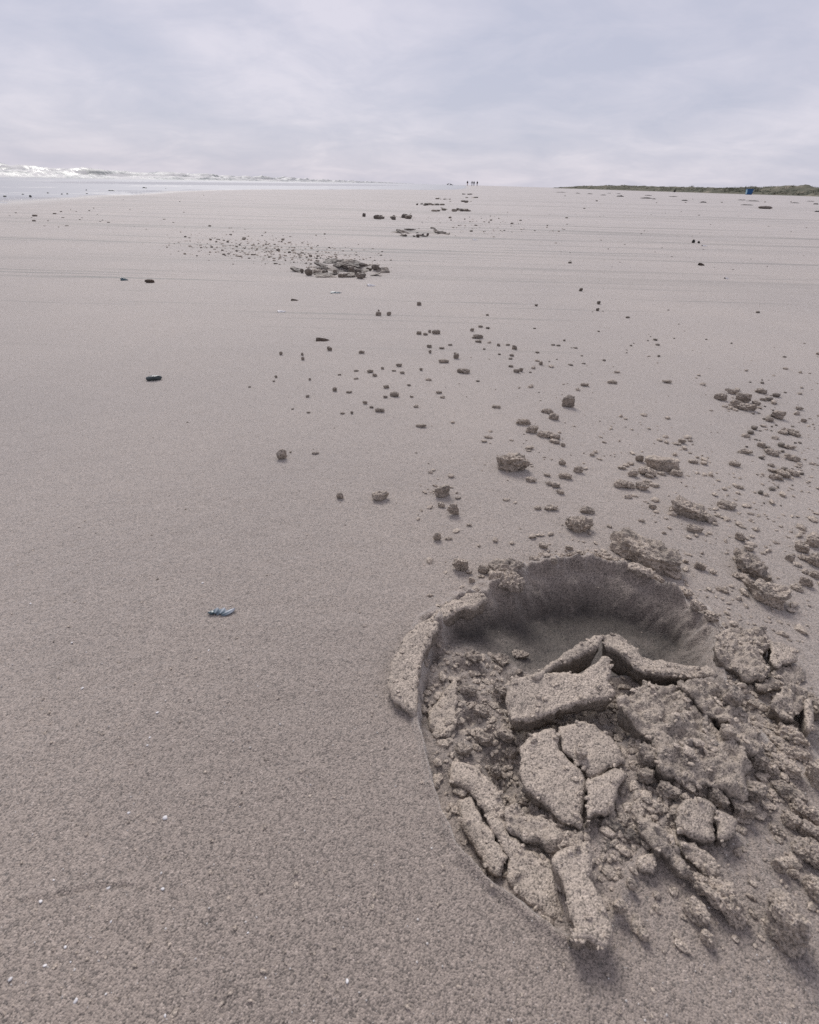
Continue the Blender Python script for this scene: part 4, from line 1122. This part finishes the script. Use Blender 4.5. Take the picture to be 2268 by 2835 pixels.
# ------------------------------------------------------------------ blue tub at the foot of the dunes
def blue_tub():
    px, py = 2072, 541.0
    dep = 88.0
    d = ray(px, py)
    x, y = d.x * dep, d.y * dep
    root = bpy.data.objects.new('plastic_tub', None); col.objects.link(root)
    root.location = (x, y, 0.0); root.rotation_euler.z = R(-31 + 24)
    tag(root, 'blue rectangular plastic tub standing on the sand at the foot of the dunes', 'tub')
    W, D, H = 0.92, 0.72, 0.80
    m = plain('blue_plastic', (0.010, 0.085, 0.235), 0.45, 0.5, 5, 0.2)
    m2 = plain('pale_blue_plastic', (0.25, 0.42, 0.52), 0.5, 0.4, 5, 0.15)
    bm = bmesh.new()
    def ring(w, dd, z): return [bm.verts.new((sx * w / 2, sy * dd / 2, z)) for sx, sy in ((-1, -1), (1, -1), (1, 1), (-1, 1))]
    r0 = ring(W * .84, D * .84, -0.04); r1 = ring(W, D, H); r2 = ring(W * .93, D * .93, H); r3 = ring(W * .80, D * .80, 0.05)
    for a, b in ((r0, r1), (r1, r2), (r2, r3)):
        for k in range(4): bm.faces.new((a[k], a[(k + 1) % 4], b[(k + 1) % 4], b[k]))
    bm.faces.new(r3); bm.faces.new(r0[::-1])
    bmesh.ops.bevel(bm, geom=[e for e in bm.edges if abs(e.verts[0].co.z - e.verts[1].co.z) > .3], offset=0.05, segments=3, affect='EDGES')
    me = bpy.data.meshes.new('tub_body'); bm.to_mesh(me); bm.free()
    obj('tub_body', me, m, root)
    # rim: four bars
    bm = bmesh.new()
    for (sx, sy, lx, ly) in ((0, -1, W + .08, .06), (0, 1, W + .08, .06), (-1, 0, .06, D - .03), (1, 0, .06, D - .03)):
        mt = Matrix.Translation((sx * W / 2, sy * D / 2, H - 0.03)) @ Matrix.Diagonal((lx, ly, .075, 1))
        bmesh.ops.create_cube(bm, size=1, matrix=mt)
    me = bpy.data.meshes.new('rim'); bm.to_mesh(me); bm.free()
    obj('rim', me, m, root)
    # pale end panel
    bm = bmesh.new()
    q = [(-W * .42 - .012, -D * .36, .06), (-W * .42 - .012, D * .36, .06), (-W * .495 - .012, D * .43, H - .09), (-W * .495 - .012, -D * .43, H - .09)]
    a = [bm.verts.new(p) for p in q]; b = [bm.verts.new((p[0] + .02, p[1], p[2])) for p in q]
    bm.faces.new(a[::-1]); bm.faces.new(b)
    for k in range(4): bm.faces.new((a[k], a[(k + 1) % 4], b[(k + 1) % 4], b[k]))
    bmesh.ops.recalc_face_normals(bm, faces=bm.faces)
    me = bpy.data.meshes.new('end_panel'); bm.to_mesh(me); bm.free()
    e_ = obj('end_panel', me, m2, root); e_['label'] = 'pale blue end panel'
blue_tub()

# ------------------------------------------------------------------ walkers far along the beach
def person(px, py, dep, hgt, label, jacket, legs, stride, yaw, arm=0.0):
    d = ray(px, py); x, y = d.x * dep, d.y * dep
    me = bpy.data.meshes.new('person')
    s = hgt / 1.75
    J = [(0,0,.95,.15),(0,0,1.18,.145),(0,0,1.40,.16),(0,0,1.50,.065),(0,.02,1.60,.10),(0,.02,1.70,.085)]
    V = [j[:3] for j in J]; Rr = [j[3] for j in J]
    E = [(0,1),(1,2),(2,3),(3,4),(4,5)]
    for sgn in (-1, 1):
        b = len(V); st = sgn * stride
        V += [(.10*sgn,0,.90),(.11*sgn,st*.5,.50),(.11*sgn,st,.09),(.11*sgn,st+.13,.05)]; Rr += [.10,.068,.05,.045]
        E += [(0,b),(b,b+1),(b+1,b+2),(b+2,b+3)]
        b = len(V)
        V += [(.20*sgn,0,1.40),(.25*sgn,-st*.4-.02,1.14),(.24*sgn,-st*.7+.08+arm,.92),(.24*sgn,-st*.8+.11+arm,.83)]; Rr += [.07,.055,.042,.04]
        E += [(2,b),(b,b+1),(b+1,b+2),(b+2,b+3)]
    me.from_pydata([(a*s, b*s, c*s) for a, b, c in V], E, [])
    o = bpy.data.objects.new('person', me); col.objects.link(o)
    md = o.modifiers.new('skin', 'SKIN')
    for k, v in enumerate(me.skin_vertices[0].data):
        v.radius = (Rr[k]*s, Rr[k]*s); v.use_root = (k == 0)
    sd = o.modifiers.new('sub', 'SUBSURF'); sd.levels = sd.render_levels = 1
    m, t, b = new_mat('clothes')
    tcx = t.nodes.new('ShaderNodeTexCoord'); sp = t.nodes.new('ShaderNodeSeparateXYZ'); t.links.new(tcx.outputs['Object'], sp.inputs[0])
    f = tmath(t, 'DIVIDE', sp.outputs[2], 1.80 * s)
    r = t.nodes.new('ShaderNodeValToRGB'); r.color_ramp.interpolation = 'CONSTANT'
    st = [(0, (0.02,0.02,0.02)), (0.05, legs), (0.53, jacket), (0.845, (0.35,0.22,0.17)), (0.93, (0.03,0.022,0.018))]
    el = r.color_ramp.elements
    while len(el) < len(st): el.new(.5)
    for q, (p, c) in zip(el, st): q.position = p; q.color = (*c, 1)
    t.links.new(f, r.inputs[0]); t.links.new(r.outputs[0], b.inputs['Base Color']); b.inputs['Roughness'].default_value = .85
    o.data.materials.append(m)
    x_, y_ = x, y
    zz = float(sand_z(np.array([x_]), np.array([y_]), False)[0][0])
    o.location = (x, y, zz); o.rotation_euler.z = yaw
    return tag(o, label, 'person', 'walkers far along the beach')
DK = (0.012, 0.012, 0.016)
person(1294, 514.5, 205, 1.75, 'walker in a dark jacket with bare pale legs, apart from the other three', DK, (0.42, 0.28, 0.24), 0.16, 0.3)
person(1306.5, 515.5, 208, 1.75, 'stout walker in a long dark coat with an arm swung out', DK, DK, 0.24, 0.8, 0.1)
person(1312, 515.5, 210, 1.70, 'slim dark-clothed walker between the two in coats', DK, DK, 0.10, 0.1)
person(1321, 516, 206, 1.72, 'walker in a dark coat and pale trousers, last in the group of three', DK, (0.16, 0.12, 0.11), 0.14, 2.8)
def bird(px, py, dep, size, label, rz):
    d = ray(px, py); x, y = d.x * dep, d.y * dep
    me = bpy.data.meshes.new('seabird')
    V = [(0,0,.26),(.16,0,.28),(-.18,0,.25),(-.32,0,.23),(.22,0,.38),(.26,0,.45),(.36,0,.44),(0,.05,.12),(0,.05,.0),(0,-.05,.12),(0,-.05,.0)]
    Rr = [.11,.085,.07,.025,.05,.055,.015,.02,.014,.02,.014]
    me.from_pydata([(a*size,b*size,c*size) for a,b,c in V], [(0,1),(0,2),(2,3),(1,4),(4,5),(5,6),(0,7),(7,8),(0,9),(9,10)], [])
    o = bpy.data.objects.new('seabird', me); col.objects.link(o)
    o.modifiers.new('skin', 'SKIN')
    for k, v in enumerate(me.skin_vertices[0].data): v.radius = (Rr[k]*size,)*2; v.use_root = (k == 0)
    sd = o.modifiers.new('sub', 'SUBSURF'); sd.levels = sd.render_levels = 1
    me.materials.append(M_WEED)
    zz = max(SEA_Z, float(sand_z(np.array([x]), np.array([y]), False)[0][0]))
    o.location = (x, y, zz); o.rotation_euler.z = rz
    return tag(o, label, 'bird', 'birds at the water edge')
for (px, dep, sz, rz) in [(1240, 190, 1.5, 0.4), (1246, 196, 0.9, 0.0), (1249, 198, 1.4, 2.9), (1253, 200, 0.7, 0.2)]:
    bird(px, 513.5, dep, sz, 'dark bird-like figure resting at the water edge beside the walkers', rz)
